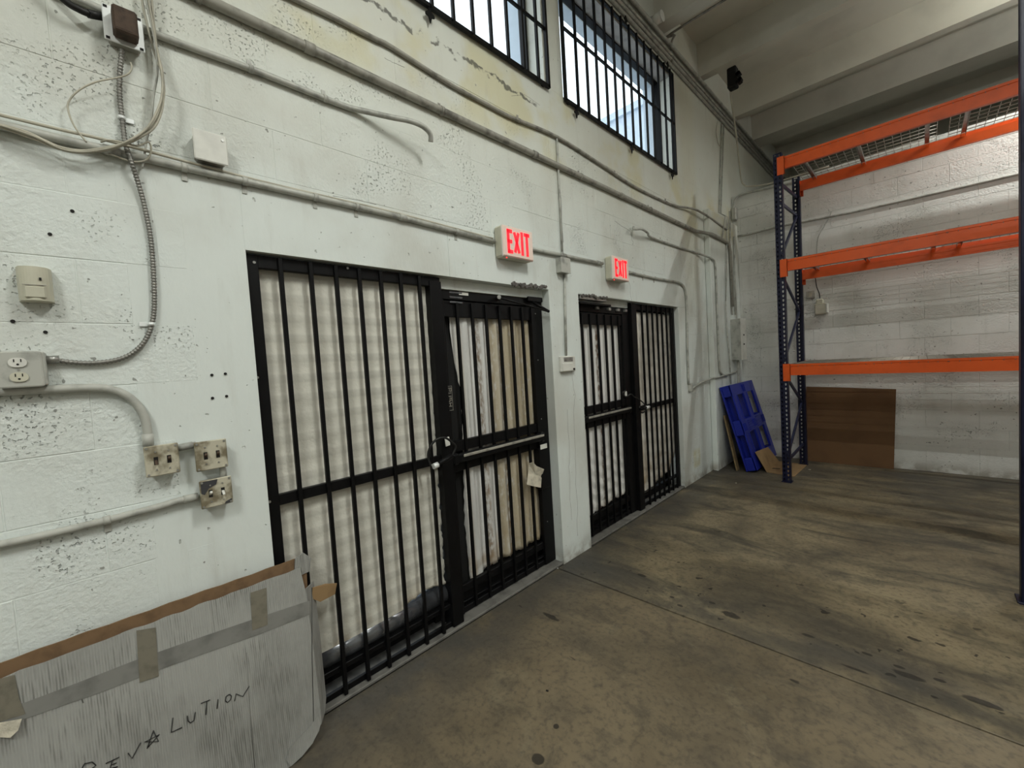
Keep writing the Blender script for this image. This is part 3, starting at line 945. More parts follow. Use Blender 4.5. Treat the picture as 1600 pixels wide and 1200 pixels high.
# light switches
def switch_box(ya, yb, za, zb, label, up, mat='plate', worn=False):
    t = thing('light_switch', (0, (ya+yb)/2, za), label, 'light switch')
    bx('box', (0, ya+.006, za+.006), (0.046, yb-.006, zb-.006), 'alu', t, .006)
    p = bx('cover', (0.046, ya, za), (0.052, yb, zb), mat, t, .003)
    for i, f in enumerate((.32, .70)):
        yc = ya+(yb-ya)*f; zc = (za+zb)/2
        bx('switch_slot', (0.0515, yc-.006, zc-.014), (0.0530, yc+.006, zc+.014), 'hole', p)
        s = 1 if up[i] else -1
        MB().obox((0.058, yc, zc+s*.003), Vector((.008, 0, s*.005)), Vector((0, .0042, 0)), Vector((-.002, 0, .004)), .001).build('toggle', 'white' if worn else 'rust', p)
        for z in (zc-.032, zc+.032): screwdot(t, (0.052, yc, z), .003)
    for (y, z) in ((ya+.008, za+.008), (yb-.008, za+.008), (ya+.008, zb-.008), (yb-.008, zb-.008)): screwdot(t, (0.052, y, z), .004)
    return t


switch_box(0.116, 0.212, 1.262, 1.372, 'metal double light switch below the curved conduit from the outlet', (0, 1))
switch_box(0.258, 0.360, 1.250, 1.362, 'metal double light switch topmost of the stacked pair beside the doorway', (1, 1))
lw = switch_box(0.262, 0.365, 1.105, 1.213, 'paint-splotched double light switch undermost of the stacked pair', (1, 0), 'plate', True)
m = MB(); m.prism([(0.0524, 0.266, 1.209), (0.0524, 0.266, 1.165), (0.0524, 0.276, 1.158), (0.0524, 0.290, 1.180), (0.0524, 0.315, 1.19), (0.0524, 0.32, 1.209)], (0.0006, 0, 0)); m.build('paint_splotch', 'brace_grey', lw)
m = MB(); m.prism([(0.0524, 0.335, 1.108), (0.0524, 0.361, 1.108), (0.0524, 0.361, 1.124), (0.0524, 0.340, 1.116)], (0.0006, 0, 0)); m.build('paint_splotch', 'brace_grey', lw)

# ================================================================== CONDUITS
def conduit(name, pts, r, mat, label, cat='conduit', straps=(), smooth=False, n=8, k=5, wallx=0.0, couplings=()):
    P = smooth_path(pts, k) if smooth else [Vector(p) for p in pts]
    t = MB().tube(P, r, n).build(name, mat)
    tag(t, label, cat)
    for (s, ax) in straps:
        # strap at fraction s of the path
        L = [0]
        for a, b in zip(P, P[1:]): L.append(L[-1]+(b-a).length)
        d = s*L[-1]; i = max(j for j in range(len(P)-1) if L[j] <= d)
        p = P[i].lerp(P[i+1], (d-L[i])/max(1e-6, L[i+1]-L[i]))
        dr = (P[i+1]-P[i]).normalized()
        m = MB(); m.tube([p-dr*.009, p+dr*.009], r*1.22, n)
        sd = Vector(ax)
        c = p+sd*(r+.014); c.x = wallx+.002
        m.obox(c, dr*.009, sd*.017, Vector((.002, 0, 0)), .0005)
        m.build('strap', mat, t)
    for s in couplings:
        L = [0]
        for a, b in zip(P, P[1:]): L.append(L[-1]+(b-a).length)
        d = s*L[-1]; i = max(j for j in range(len(P)-1) if L[j] <= d)
        p = P[i].lerp(P[i+1], (d-L[i])/max(1e-6, L[i+1]-L[i])); dr = (P[i+1]-P[i]).normalized()
        m = MB(); m.tube([p-dr*.022, p+dr*.022], r*1.2, n); m.build('coupling', mat, t)
    return t


UPZ = (0, 0, 1); DNZ = (0, 0, -1)
# thick conduit running the length of the wall and down at the corner
r = 0.021
pts = [WL(-150, -175, r), WL(295, 0, r), WL(575, 116, r), WL(800, 220, r), WL(970, 299, r), WL(1120, 377, r)]
pts = [Vector((r, -0.9, 3.075)), Vector((r, 1.1, 3.078)), Vector((r, 3.0, 3.082)), Vector((r, 5.4, 3.082)), Vector((.095, 5.75, 3.085)), Vector((.095, 6.30, 3.085)), Vector((.095, 6.42, 3.06)), Vector((.095, 6.47, 2.97)), Vector((.095, 6.48, 2.2))]
conduit('conduit', pts, r, 'conduit_dark', 'thick painted conduit running the wall just below the windows', straps=[(.16, UPZ), (.30, UPZ), (.47, UPZ), (.62, UPZ)], couplings=[.21, .40, .55], n=12)
# thin wavering conduit above it, then round the corner
pts = wpath([(330, -62), (455, -4), (520, 27), (584, 60), (612, 74), (700, 130), (760, 163), (800, 184), (870, 214), (940, 258), (990, 291), (1050, 320), (1085, 331), (1127, 361)], 0.014)
pts[-1].x = .085; pts[-2].x = .06
conduit('conduit', pts, 0.0125, 'conduit_dark', 'thin wavering conduit climbing under the window sills to the corner', straps=[(.3, UPZ), (.52, UPZ), (.7, UPZ)], smooth=True, k=4)
conduit('conduit', [BK(1142, 371, YB-.012), BK(1170, 366, YB-.012), BK(1211, 355, YB-.012), BK(1330, 332, YB-.012), BK(1470, 300, YB-.012), BK(1590, 272, YB-.012), BK(1590, 272, YB-.012)+Vector((1.4, 0, -.01))], 0.014, 'conduit',
        'thin conduit along the back wall between the top and middle rack beams', n=8)
conduit('conduit', [BK(1300, 330, YB-.012), BK(1290, 350, YB-.012), BK(1278, 372, YB-.012), BK(1276, 400, YB-.012)], 0.005, 'conduit', 'thin grey wire hanging down the back wall behind the rack', 'cable', smooth=True)
# stub conduit that ends in mid air
pts = wpath([(20, -45), (135, 5), (245, 54), (400, 111), (500, 151), (545, 168)], 0.016)+wpath([(575, 175, .035), (610, 183, .07), (640, 189, .10), (660, 197, .115), (672, 209, .115), (673, 222, .10)])
conduit('conduit', pts, 0.0135, 'conduit', 'painted conduit whose loose end curls out from the wall', straps=[(.42, UPZ), (.62, UPZ)], smooth=True, k=5, n=10)
# conduit feeding the exit signs
ZE = 2.405
pts = [Vector((.015, -.9, 2.40)), Vector((.015, .5, 2.403)), Vector((.015, 1.2, 2.406)), Vector((.015, 1.93, 2.388))]
conduit('conduit', pts, 0.0145, 'conduit', 'long painted conduit leading to the exit sign over the PUSH-labelled door', straps=[(.43, DNZ), (.50, DNZ), (.60, DNZ), (.67, DNZ), (.89, DNZ)], couplings=[.36, .76], n=10)
conduit('conduit', [Vector((.030, -.9, 2.435)), Vector((.016, -.1, 2.432)), Vector((.03, .1, 2.428)), Vector((.022, .3, 2.425)), Vector((.012, .62, 2.421)), Vector((.012, 1.2, 2.424)), Vector((.012, 1.92, 2.408))], 0.0055, 'cable', 'thin cable lying along the top of the long conduit', 'cable', smooth=True)
conduit('conduit', [Vector((.016, 2.235, 2.395)), Vector((.016, 3.23, 2.41))], 0.0145, 'conduit', 'short conduit linking the two exit signs', straps=[(.43, DNZ)], couplings=[.44, .93], n=10)
conduit('conduit', wpath([(983, 425), (1020, 434), (1055, 440), (1066, 445), (1071, 456), (1073, 480), (1074, 540), (1076, 600)], 0.014), 0.0135, 'conduit',
        'conduit leaving the farther exit sign and dropping beside the doorway', straps=[(.12, DNZ), (.22, DNZ)], smooth=True, k=4)
bx_ = bx('wall_fitting', (0, 5.02, 1.12), (0.035, 5.09, 1.22), 'conduit', None, .005); tag(bx_, 'small painted conduit fitting beside the farther doorway', 'electrical box')
conduit('conduit', [Vector((.02, 5.08, 1.15)), Vector((.03, 5.35, 1.20)), Vector((.045, 5.7, 1.235)), Vector((.09, 5.78, 1.24)), Vector((.09, 6.55, 1.27))], 0.012, 'conduit', 'low conduit from the doorway fitting to the corner above the pallet', smooth=True)
# stubbed conduit over the farther doorway
conduit('conduit', wpath([(990, 355, .02), (991, 358, .06), (1003, 358, .08), (1012, 364, .06), (1018, 371, .02), (1060, 386, .014), (1088, 395, .016)])+[WL(1112, 404, .085), WL(1117, 412, .085), WL(1119, 440, .085), WL(1121, 500, .085), WL(1124, 570, .085), WL(1127, 583, .085), WL(1136, 588, .085)],
        0.012, 'conduit', 'conduit with a stubbed end that crosses the pilaster and drops to the corner', smooth=True, k=4, straps=[(.2, UPZ)])
# thermostat riser
conduit('conduit', [WL(870, 216, .012), WL(874, 300, .012), WL(879, 405, .012)], 0.0085, 'conduit', 'thin vertical conduit above the junction box between the doors', straps=[(.95, (0, 1, 0))])
conduit('conduit', [WL(882, 428, .012), WL(884.5, 556, .012)], 0.010, 'conduit', 'short vertical conduit between junction box and thermostat')
# corner risers
XP = .088
for (a, b, rr, lb) in (((1127.5, 193, .014), (1128, 375, XP), .008, 'riser conduit dropping from the roof pipes beside a wire loop'), ((1131, 196, .014), (1134, 470, XP), .008, 'second riser conduit dropping from the roof pipes at the corner'),
                       ((1140, 330, XP), (1144, 492, XP), .011, 'short riser entering the top of the corner panel'), ((1147, 370, XP), (1149, 492, XP), .012, 'riser along the corner into the panel box')):
    p = WL(*a); q = WL(*b)
    pts = [p, q]
    if a[2] != b[2]:
        c = Vector((a[2], p.y+(q.y-p.y)*.6, 3.50)); d = Vector((b[2], c.y+.02, 3.44)); pts = [p, c, d, q]
    conduit('conduit', pts, rr, 'conduit', lb)
conduit('conduit', [WL(1121, 190, .02), WL(1119, 205, .03), WL(1121, 220, .02), WL(1124, 228, .012), WL(1126, 222, .012), WL(1128, 200, .014)], .004, 'cable', 'small wire loop hanging under the roof pipes', 'cable', smooth=True)
conduit('conduit', [WL(1134, 470, XP), WL(1136, 520, XP), WL(1140, 560, XP), WL(1142, 600, XP)], .009, 'conduit', 'riser passing in front of the corner panel box')
# conduit body (LB) at top of back wall
pts = [BK(1144, 338, YB-.03), BK(1147, 318, YB-.03), BK(1152, 308, YB-.03), BK(1165, 302, YB-.03), BK(1211, 291, YB-.03), BK(1300, 268, YB-.03), BK(1300, 268, YB-.03)+Vector((3.0, 0, 0))]
conduit('conduit', pts, .015, 'conduit', 'conduit bending from the corner fitting along the top of the back wall', smooth=True)
tag(bx('corner_fitting', (0.012, YB-.075, 3.50), (0.075, YB-.012, 3.68), 'conduit', None, .008), 'grey conduit elbow fitting in the corner above the panel box', 'electrical box')
# cable dropping from the black roof box to the top of the wall
pts = [PX(1141, 140, 1, 6.0), PX(1143, 160, 1, 6.05), PX(1149, 200, 1, 6.2), PX(1154, 245, 1, 6.5), BK(1158, 280, YB-.05), BK(1163, 289, YB-.05), BK(1172, 291, YB-.05), BK(1211, 285, YB-.05), BK(1211, 285, YB-.05)+Vector((.6, 0, 0))]
conduit('conduit', pts, .010, 'cable', 'cable dropping from the burnt black roof box to the wall top', 'cable', smooth=True)
p = PX(1147, 128, 1, 6.0)
t = thing('burnt_roof_box', (p.x, p.y, p.z), 'sooty black burnt box hanging under the roof tee', 'electrical box')
m = MB(); m.box((p.x-.055, 5.90, p.z-.10), (p.x+.05, 6.02, 5.11), .012); m.build('box', 'blackflat', t)
m = MB()
for i in range(9):
    a = random.random()*6.28
    c = Vector((p.x+.07+.02*math.cos(a), 5.93, p.z-.03+.06*math.sin(a)))
    m.obox(c, Vector((.02, 0, .01)), Vector((0, .03, 0)), Vector((-.008, 0, .02)), .004)
m.build('charred_flakes', 'blackflat', t)

# roof pipes along the wall top
for i, (x, z, rr) in enumerate(((.020, 4.83, .017), (.024, 4.885, .018), (.026, 4.94, .017), (.06, 4.985, .018), (.022, 5.03, .014))):
    tag(MB().tube([(x, -2.4, z), (x, 10.9, z)], rr, 10).build('roof_pipe', 'conduit'), ('lowest', 'second-lowest', 'middle', 'outermost', 'topmost')[i]+' painted pipe of the bundle along the top of the window wall', 'pipe', 'roof pipe bundle')
# sprinkler-ish conduit on the first tee
tag(MB().tube(smooth_path([(0.03, 4.86, 4.86), (0.03, 4.86, 5.02), (0.09, 4.84, 5.10), (0.3, 4.80, 5.12), (3.5, 4.80, 5.12)], 5), .012, 8).build('conduit', 'conduit_dark'), 'conduit rising from the roof pipes and running along a roof tee', 'conduit')
t = thing('round_junction_box', (0.06, 4.40, 5.02), 'round white junction box under the roof beside the pipe bundle', 'electrical box')
m = MB(); m.tube([(0.02, 4.42, 5.06), (0.13, 4.42, 5.06)], .05, 14); m.build('box', 'white', t)
m = MB(); m.tube([(0.13, 4.42, 5.06), (0.136, 4.42, 5.06)], .054, 14); m.build('cover', 'white', t)

# panel box at the corner
t = thing('panel_box', (0.07, 6.66, 1.40), 'painted breaker panel box mounted in the corner above the blue pallet', 'electrical box')
bx('box', (0.07, 6.43, 1.44), (0.20, 6.66, 2.02), 'conduit', t, .004)
bx('door', (0.20, 6.425, 1.435), (0.208, 6.665, 2.025), 'white', t, .003)
for z in (1.78, 1.65): bx('latch', (0.208, 6.52, z), (0.213, 6.56, z+.02), 'hole', t)
bx('conduit_stub', (0.10, 6.55, 1.10), (0.13, 6.58, 1.44), 'conduit', t, .006)

# armoured cable
def armoured(pix, label, x=0.012):
    P = smooth_path([WL(p[0], p[1], p[2] if len(p) > 2 else x) for p in pix], 40)
    m = MB(); L = [0]
    for a, b in zip(P, P[1:]): L.append(L[-1]+(b-a).length)
    # resample with ribs
    out = []; step = 0.0026; d = 0; i = 0; N = int(L[-1]/step)
    for q in range(N+1):
        d = q*step
        while i < len(P)-2 and L[i+1] < d: i += 1
        out.append(P[i].lerp(P[i+1], min(1, (d-L[i])/max(1e-6, L[i+1]-L[i]))))
    cnt = len(out)
    m.tube(out, lambda t: 0.0082 if int(round(t*(cnt-1))) % 4 < 2 else 0.0066, 8)
    return tag(m.build('armoured_cable', 'armour'), label, 'cable')


ac = armoured([(191, 78, .03), (189, 96, .025), (187, 120, .015), (187, 150), (191, 186), (196, 225, .02), (205, 252, .035), (214, 280, .02), (224, 315), (235, 370), (240, 430), (241, 480), (237, 508), (228, 530), (212, 548), (190, 560), (160, 566), (125, 567), (86, 563)],
              'ribbed armoured cable curving from the rusty transformer down to the outlet')
for (px, py, sx) in ((190, 186, 1), (236, 507, -1)):
    p = WL(px, py, .004)
    m = MB(); m.tube([(0.012, p.y, p.z-.006), (0.012, p.y, p.z+.006)], .011, 10)
    m.obox((.004, p.y+sx*.02, p.z), Vector((.002, 0, 0)), Vector((0, .013, 0)), Vector((0, 0, .008)), .001); m.build('strap', 'zinc', ac)
p = WL(82, 562, .012); m = MB(); m.tube([(0.014, -.092, p.z), (0.014, -.060, p.z+.001)], .0125, 12); m.build('connector', 'galv', ac)

# conduit outlet -> switch
conduit('conduit', wpath([(-120, 616), (0, 612), (70, 609), (130, 606), (165, 607), (190, 614), (210, 628), (224, 648), (230, 670), (231.5, 690)], .018), .0135, 'conduit', 'painted conduit curving from under the outlet down to a switch', smooth=True, n=12, couplings=[.99])
conduit('conduit', [Vector((.024, .205, 1.348)), Vector((.024, .268, 1.352))], .011, 'conduit', 'short conduit nipple between the two upper switches', couplings=[.5])
conduit('conduit', [Vector((.024, .345, 1.265)), Vector((.024, .345, 1.20))], .012, 'conduit', 'short conduit nipple between the stacked switches')
conduit('conduit', wpath([(308, 776), (280, 782), (250, 791), (185, 808), (100, 829), (0, 851), (-160, 880)], .016), .0125, 'conduit', 'painted conduit sloping away from the undermost switch', smooth=True, n=12, straps=[(.38, DNZ)], couplings=[.03])

# black flexible conduit into transformer, loose cables
conduit('cable', wpath([(60, -40, .05), (100, 0, .05), (122, 14, .05), (138, 21, .045), (151, 24, .035)]), .011, 'cable_black', 'black flexible conduit entering the steel plate of the transformer', 'cable', smooth=True, couplings=[.96])
base = [(228, -40), (232, 0), (238, 35), (246, 80), (254, 115), (255, 150), (247, 180), (232, 205), (205, 222), (175, 231), (130, 235), (95, 230), (60, 215), (20, 203), (-30, 190)]
for k in range(4):
    dx = (0, -7, 5, -3)[k]; dy = (0, -4, 5, 3)[k]
    P = [(p[0]+dx*math.sin(i*0.7+k)*0.8+(dx*.6), p[1]+dy*math.cos(i*.9+k), .03+.008*k+(.03 if 3 < i < 9 else 0)) for i, p in enumerate(base)]
    conduit('cable', wpath(P), .0036, 'cable', 'loose beige cable in the bundle drooping past the transformer', 'cable', smooth=True).__setitem__('group', 'loose cable bundle')
conduit('cable', wpath([(228, 0, .05), (241, 60, .05), (246, 110, .05), (240, 150, .05), (236, 190, .04), (230, 215, .03), (226, 240, .02), (222, 262, .02)]), .0034, 'conduit', 'single pale cable hanging straight below the cable bundle', 'cable', smooth=True)
conduit('cable', wpath([(204, 98, .05), (206, 105, .06), (201, 115, .06), (185, 121, .05), (150, 128, .05), (122, 142, .04), (107, 160, .03), (108, 178, .03), (118, 200, .03), (135, 222, .03)]), .0026, 'cable', 'thin wire looping left from under the transformer to the conduit', 'cable', smooth=True)
conduit('cable', wpath([(158, 222, .03), (170, 219, .05), (190, 222, .05), (215, 228, .05), (232, 222, .05), (236, 236, .04), (228, 250, .03), (205, 252, .03), (170, 240, .03)]), .003, 'cable', 'tangled wire end wrapped round the long conduit', 'cable', smooth=True)

# wall holes / anchors
for i, q in enumerate(((78, 366), (20, 502), (71, 519), (331, 586), (352, 584), (332, 622), (354, 619), (113, 330))):
    p = WL(*q)
    t = MB().tube([(-0.001, p.y, p.z), (0.0025, p.y, p.z)], .0055, 8).build('screw_anchor', 'hole', wl)

# alarm box and junction box on the back wall
t = thing('alarm_box', (1.06, YB, 1.98), 'yellowed alarm box hanging on a wire behind the rack', 'alarm box')
a = BK(1274, 492, YB-.05); b = BK(1294, 474, YB-.05)
bx('body', (a.x, YB-.075, a.z), (b.x-.02, YB, b.z+.01), 'plastic', t, .006)
bx('side_flap', (b.x-.02, YB-.095, a.z+.01), (b.x, YB-.01, b.z), 'white', t, .003)
bx('bell_cap', (a.x+.01, YB-.06, b.z+.01), (b.x-.05, YB, b.z+.07), 'plastic', t, .01)
conduit('cable', [BK(1274, 434, YB-.02), BK(1276, 448, YB-.03), BK(1280, 458, YB-.03), BK(1281, 466, YB-.03)], .005, 'cable_black', 'dark wire above the yellowed alarm box', 'cable', smooth=True)
a = BK(1260, 467, YB-.03); b = BK(1273, 454, YB-.03)
t = thing('utility_box', (a.x, YB, a.z), 'small grey open utility box beside the alarm box', 'electrical box')
bx('box', (a.x, YB-.04, a.z), (b.x, YB, b.z), 'alu', t, .003); bx('knockout', (a.x+.03, YB-.043, a.z+.02), (b.x-.03, YB-.039, b.z-.02), 'paper', t)

# ================================================================== PALLET RACKS
HW, HP = 0.0375, 0.0508


def holed_strip(mb, org, du, dv, width, height, nrow, off):
    """flat strip of width x height with a column of teardrop (hex) holes; du,dv unit vectors"""
    h = height/nrow; org = Vector(org)
    for r_ in range(nrow):
        c = org+du*(width/2)+dv*(h*(r_+.5)); n0 = len(mb.v)
        out = [(-1, -1), (0, -1), (1, -1), (1, 0), (1, 1), (0, 1), (-1, 1), (-1, 0)]
        for (a, b) in out: mb.v.append(c+du*(a*width/2)+dv*(b*h/2))
        hr, hh = 0.0105, 0.0150
        for k, (a, b) in enumerate(out):
            l = math.hypot(a, b); mb.v.append(c+du*(a/l*hr*(1.15 if b > 0 else .75))+dv*(b/l*hh))
        for k in range(8):
            j = (k+1) % 8
            mb.face([n0+k, n0+j, n0+8+j, n0+8+k])


def post(parent, x0, yf, ht, facing=-1, name='post'):
    """open channel upright; holed front face at yf facing -y/+y"""
    m = MB(); wd = 0.078; dp = 0.07
    n = int(ht/HP); z0 = 0.008
    cw = wd/2
    du = Vector((1, 0, 0)); dv = Vector((0, 0, 1))
    for c in range(2): holed_strip(m, (x0+c*cw, yf, z0), du, dv, cw, n*HP, n, 0)
    for c in range(2):
        xx = x0+c*wd
        m.box((xx-.0015, yf, z0), (xx+.0015, yf-facing*dp, z0+n*HP))
        m.box((xx, yf-facing*(dp-.003), z0), (xx+(.02 if c == 0 else -.02), yf-facing*dp, z0+n*HP))
    m.box((x0-.012, yf-.02, 0.0), (x0+wd+.012, yf-facing*dp-facing*.02, 0.008))
    return m.build(name, 'navy', parent)


def beam(parent, xa, xb, yf, zb, h, dep, face=-1):
    """orange step beam with end plates; front at yf"""
    m = MB(); y2 = yf-face*dep
    m.prism([(xa, yf+face*-.005, zb), (xa, yf+face*-.005, zb+h-.026), (xa, yf, zb+h-.022), (xa, yf, zb+h), (xa, yf-face*dep*.45, zb+h), (xa, yf-face*dep*.45, zb+h-.04), (xa, y2, zb+h-.04), (xa, y2, zb)], (xb-xa, 0, 0))
    o = m.build('beam', 'orange', parent)
    for x in (xa, xb):
        s = -1 if x == xa else 1
        k = MB(); k.box((x+s*.042, yf+face*.020, zb-.065), (x-s*.030, yf+face*.0145, zb+h+.005))
        k.box((x-s*.030, yf+face*.020, zb-.065), (x-s*.025, yf, zb+h+.005)); k.box((x-s*.002, yf+face*.004, zb-.06), (x+s*.003, yf-face*dep, zb+h+.005)); k.build('end_plate', 'orange', o)
    return o


rk = thing('pallet_rack', (1.9, 6.15, 0.0), 'tall orange and navy pallet rack standing along the back wall', 'pallet rack')
RX0, RX1 = 0.82, 3.64
YFr, YRr = 5.635, 6.675
for x in (RX0, RX1):
    post(rk, x, YFr, 3.76, -1); post(rk, x, YRr, 3.76, 1)
    xc = x+.039

    def br(yza, yzb, mat):
        m = MB(); m.bar((xc, *yza), (xc, *yzb), 0.035, 0.022, (1, 0, 0), .002); m.build('brace', mat, rk)
    A, B = YFr+.05, YRr-.05
    br((A, 3.46), (B, 3.52), 'brace'); br((A, 3.24), (B, 3.28), 'brace')
    br((B, 3.28), (A, 2.62), 'brace'); br((A, 2.42), (B, 2.04), 'brace'); br((B, 2.04), (A, 1.42), 'brace')
    br((A, 1.27), (B, .84), 'brace'); br((B, .84), (A, .26), 'brace'); br((A, .24), (B, .27), 'brace')
for z in (3.585, 2.445, 1.255):
    beam(rk, RX0+.078, RX1, YFr+.012, z, .128, .045, -1)
    beam(rk, RX0+.078, RX1, YRr-.012, z, .128, .045, 1)


def wire_deck(x0, x1, z, label):
    t = thing('wire_deck', ((x0+x1)/2, 6.15, z), label, 'wire deck', 'wire decks on the rack')
    ya, yb = YFr+.014, YRr-.014
    m = MB(); n = int(round((x1-x0)/.066))
    for i in range(n+1):
        x = x0+(x1-x0)*i/n
        m.tube([(x, ya, z-.032), (x, ya, z+.005), (x, yb, z+.005), (x, yb, z-.032)], .0027, 5)
    k = int(round((yb-ya)/.105))
    for j in range(k+1):
        y = ya+.005+(yb-ya-.01)*j/k
        m.tube([(x0, y, z+.0005), (x1, y, z+.0005)], .0042, 6)
    o = m.build('wire_grid', 'wire', t); o['kind'] = 'stuff'
    for f in ((.105, .50, .94) if x0 < 1.5 else (.08, .5, .92)):
        x = x0+(x1-x0)*f
        mm = MB(); mm.box((x-.018, ya+.045, z-.002), (x+.018, yb-.045, z-.0045)); mm.box((x-.018, ya+.03, z-.035), (x-.016, yb-.03, z-.002)); mm.box((x+.016, ya+.03, z-.035), (x+.018, yb-.03, z-.002))
        mm.build('support_channel', 'galv', t)


for z, nm in ((3.713, 'top'), (2.573, 'middle'), (1.383, 'bottom')):
    gp = .045 if nm == 'top' else .004
    wire_deck(.935, 2.18-gp, z, 'galvanized wire deck on the %s rack shelf beside the corner upright' % nm)
    wire_deck(2.18+gp, 3.58, z, 'galvanized wire deck on the %s rack shelf away from the corner upright' % nm)

# second rack: only the aisle upright reaches into the photo
rk2 = thing('pallet_rack', (3.8, 3.3, 0.0), 'second navy pallet rack standing free in the hall, nearer than the back wall', 'pallet rack')
for x in (2.405, 5.2):
    post(rk2, x, 3.725, 4.4, -1); post(rk2, x, 2.68, 4.4, 1)
    xc = x+.039
    for (za, zb) in ((.3, .9), (1.3, 2.0), (2.4, 3.0), (3.3, 3.9)):
        m = MB(); m.bar((xc, 2.72, za), (xc, 3.74, zb), .035, .022, (1, 0, 0), .002); m.build('brace', 'brace', rk2)
m = MB(); m.box((2.388, 3.71, 0.0), (2.50, 3.83, .010), .002); m.build('foot_plate', 'navy', rk2)
for z in (1.4, 2.9):
    beam(rk2, 2.483, 5.2, 3.74, z, .128, .045, 1); beam(rk2, 2.483, 5.2, 2.70, z, .128, .045, -1)

# ================================================================== PALLET AND BOARDS
def pallet():
    t = thing('plastic_pallet', (0.42, 6.35, 0.0), 'blue plastic pallet leaning on edge in the corner', 'pallet')
    o0 = Vector((0.372, 5.85, 0.004))
    U = Vector((-0.288, 0, 1.075)).normalized(); V = Vector((0.0, 1, 0)); Wd = U.cross(V)
    Wd = Vector((U.z, 0, -U.x))
    HU, HV, TH = 1.13, 1.0, 0.135

    def P(u, v, w_): return o0+U*u+V*v+Wd*w_

    def blk(name, u0, u1, v0, v1, w0, w1, bev=.004, par=t):
        m = MB(); m.obox(P((u0+u1)/2, (v0+v1)/2, (w0+w1)/2), U*((u1-u0)/2), V*((v1-v0)/2), Wd*((w1-w0)/2), bev)
        return m.build(name, 'blue', par)
    # base lift so the low outer corner clears the floor
    lo = -min(0, P(0, 0, TH).z)+.001
    o0.z += lo
    # back deck (towards the wall)
    blk('deck', 0, HU, 0, HV, 0, .022)
    # spacer blocks between the decks
    for (u0, u1) in ((0, .17), (.46, .66), (HU-.15, HU)):
        for (v0, v1) in ((0, .15), (.42, .58), (.85, 1.0)): blk('spacer_block', u0, u1, v0, v1, .022, TH-.022, .008)
    # inner walls in the fork pockets
    for (u0, u1) in ((.17, .46), (.66, HU-.15)): blk('rib', u0, u1, .10, .112, .022, .075, .001)
    # runner frame (towards the room) with openings
    for (u0, u1) in ((0, .17), (.47, .65), (HU-.15, HU)): blk('runner', u0, u1, 0, HV, TH-.022, TH, .006)
    for (v0, v1) in ((0, .15), (.43, .57), (.86, 1.0)): blk('runner', 0, HU, v0, v1, TH-.021, TH+.001, .006)
    for (u, v) in ((.56, .5), (.56, .07), (.56, .93), (1.05, .5), (.08, .5)):
        for k in range(-2, 3): blk('rib', u-.05+.0*k, u+.05, v+k*.022-.004, v+k*.022+.004, TH, TH+.010, .001)
    for k in range(-2, 3): blk('rib', .56+k*.03-.004, .56+k*.03+.004, .24, .40, TH, TH+.010, .001)
    for k in range(-2, 3): blk('rib', .56+k*.03-.004, .56+k*.03+.004, .60, .80, TH, TH+.010, .001)
    for vv in (.15, .43, .57, .86):
        for (u0, u1) in ((.17, .47), (.65, HU-.15)): blk('rim', u0, u1, vv-.006, vv+.006, TH-.02, TH+.008, .003)


pallet()
m = MB(); m.bar((0.26, 5.90, 0.0), (0.115, 5.93, 0.72), 0.09, 0.018, (1, 0, 0), .002)
tag(m.build('wood_plank', 'wood'), 'narrow raw wood plank leaning behind the blue pallet', 'plank')

# brown board against the back wall
a = BK(1258, 604, 6.86); b = BK(1399, 609, 6.86)
m = MB(); yb_, yt_ = 6.84, 6.905
m.prism([(0.845, yb_, 0.003), (1.745, yb_, 0.003), (1.775, yt_, 0.985), (0.865, yt_, 1.022)], (0, .006, 0))
tag(m.build('cardboard_sheet', 'brown'), 'large dark brown cardboard sheet standing against the back wall', 'cardboard')

# tan cardboard folded on the floor
t = thing('cardboard_sheet', (0.74, 6.2, 0.0), 'tan cardboard sheet folded between the pallet and the rack upright', 'cardboard')
A = FL(1198, 738); B = FL(1217, 721); Cc = FL(1262, 726); Dd = FL(1241, 745)
MB().prism([A, Dd, Cc, B], (0, 0, .005)).build('floor_flap', 'tan', t)
up = Vector((-.12, -.03, .255))
MB().prism([A, B, B+up*.85+Vector((0, -.1, 0)), A+up], (0.004, 0, 0.002)).build('raised_flap', 'tan', t)
h = FL(1211, 733); m = MB(); m.prism([(h.x-.035, h.y-.02, .0052), (h.x+.05, h.y+.01, .0052), (h.x+.05, h.y+.05, .0052), (h.x-.03, h.y+.03, .0052)], (0, 0, .0006)); m.build('hand_hole', 'hole', t)

# big flattened carton in the foreground -----------------------------------
ct = thing('flattened_carton', (0.10, 0.1, 0.0), 'dirty white flattened carton with handwriting leaning below the switches', 'cardboard box')
TOPX, BOTX, CZ = 0.075, 0.150, 0.770
YL_, YR_ = -0.95, 0.600
nrm = Vector((CZ, 0, TOPX-BOTX)); nrm = Vector((CZ, 0, -(TOPX-BOTX))).normalized()


def CP(y, z, off=0.0): return Vector((BOTX+(TOPX-BOTX)*z/CZ, y, z))+nrm*off


def cray(px, py, off=0.0015):
    d = ray(px, py); p0 = CP(0, 0)
    s = (p0-CAM).dot(nrm)/d.dot(nrm)
    return CAM+d*s+nrm*off


top = []
N = 60
for i in range(N+1):
    y = YL_+(YR_-.02-YL_)*i/N
    top.append(CP(y, CZ-.010+.004*jag(i*.13, 1)))
outline = [CP(YL_, 0.002), CP(.455, .002), CP(.50, .012), CP(.545, .035), CP(.575, .065), CP(.590, .10), CP(.592, .40), CP(.590, .64), CP(.578, CZ-.02)]+top[::-1]
MB().prism(outline, -nrm*.006).build('front_panel', 'carton', ct)
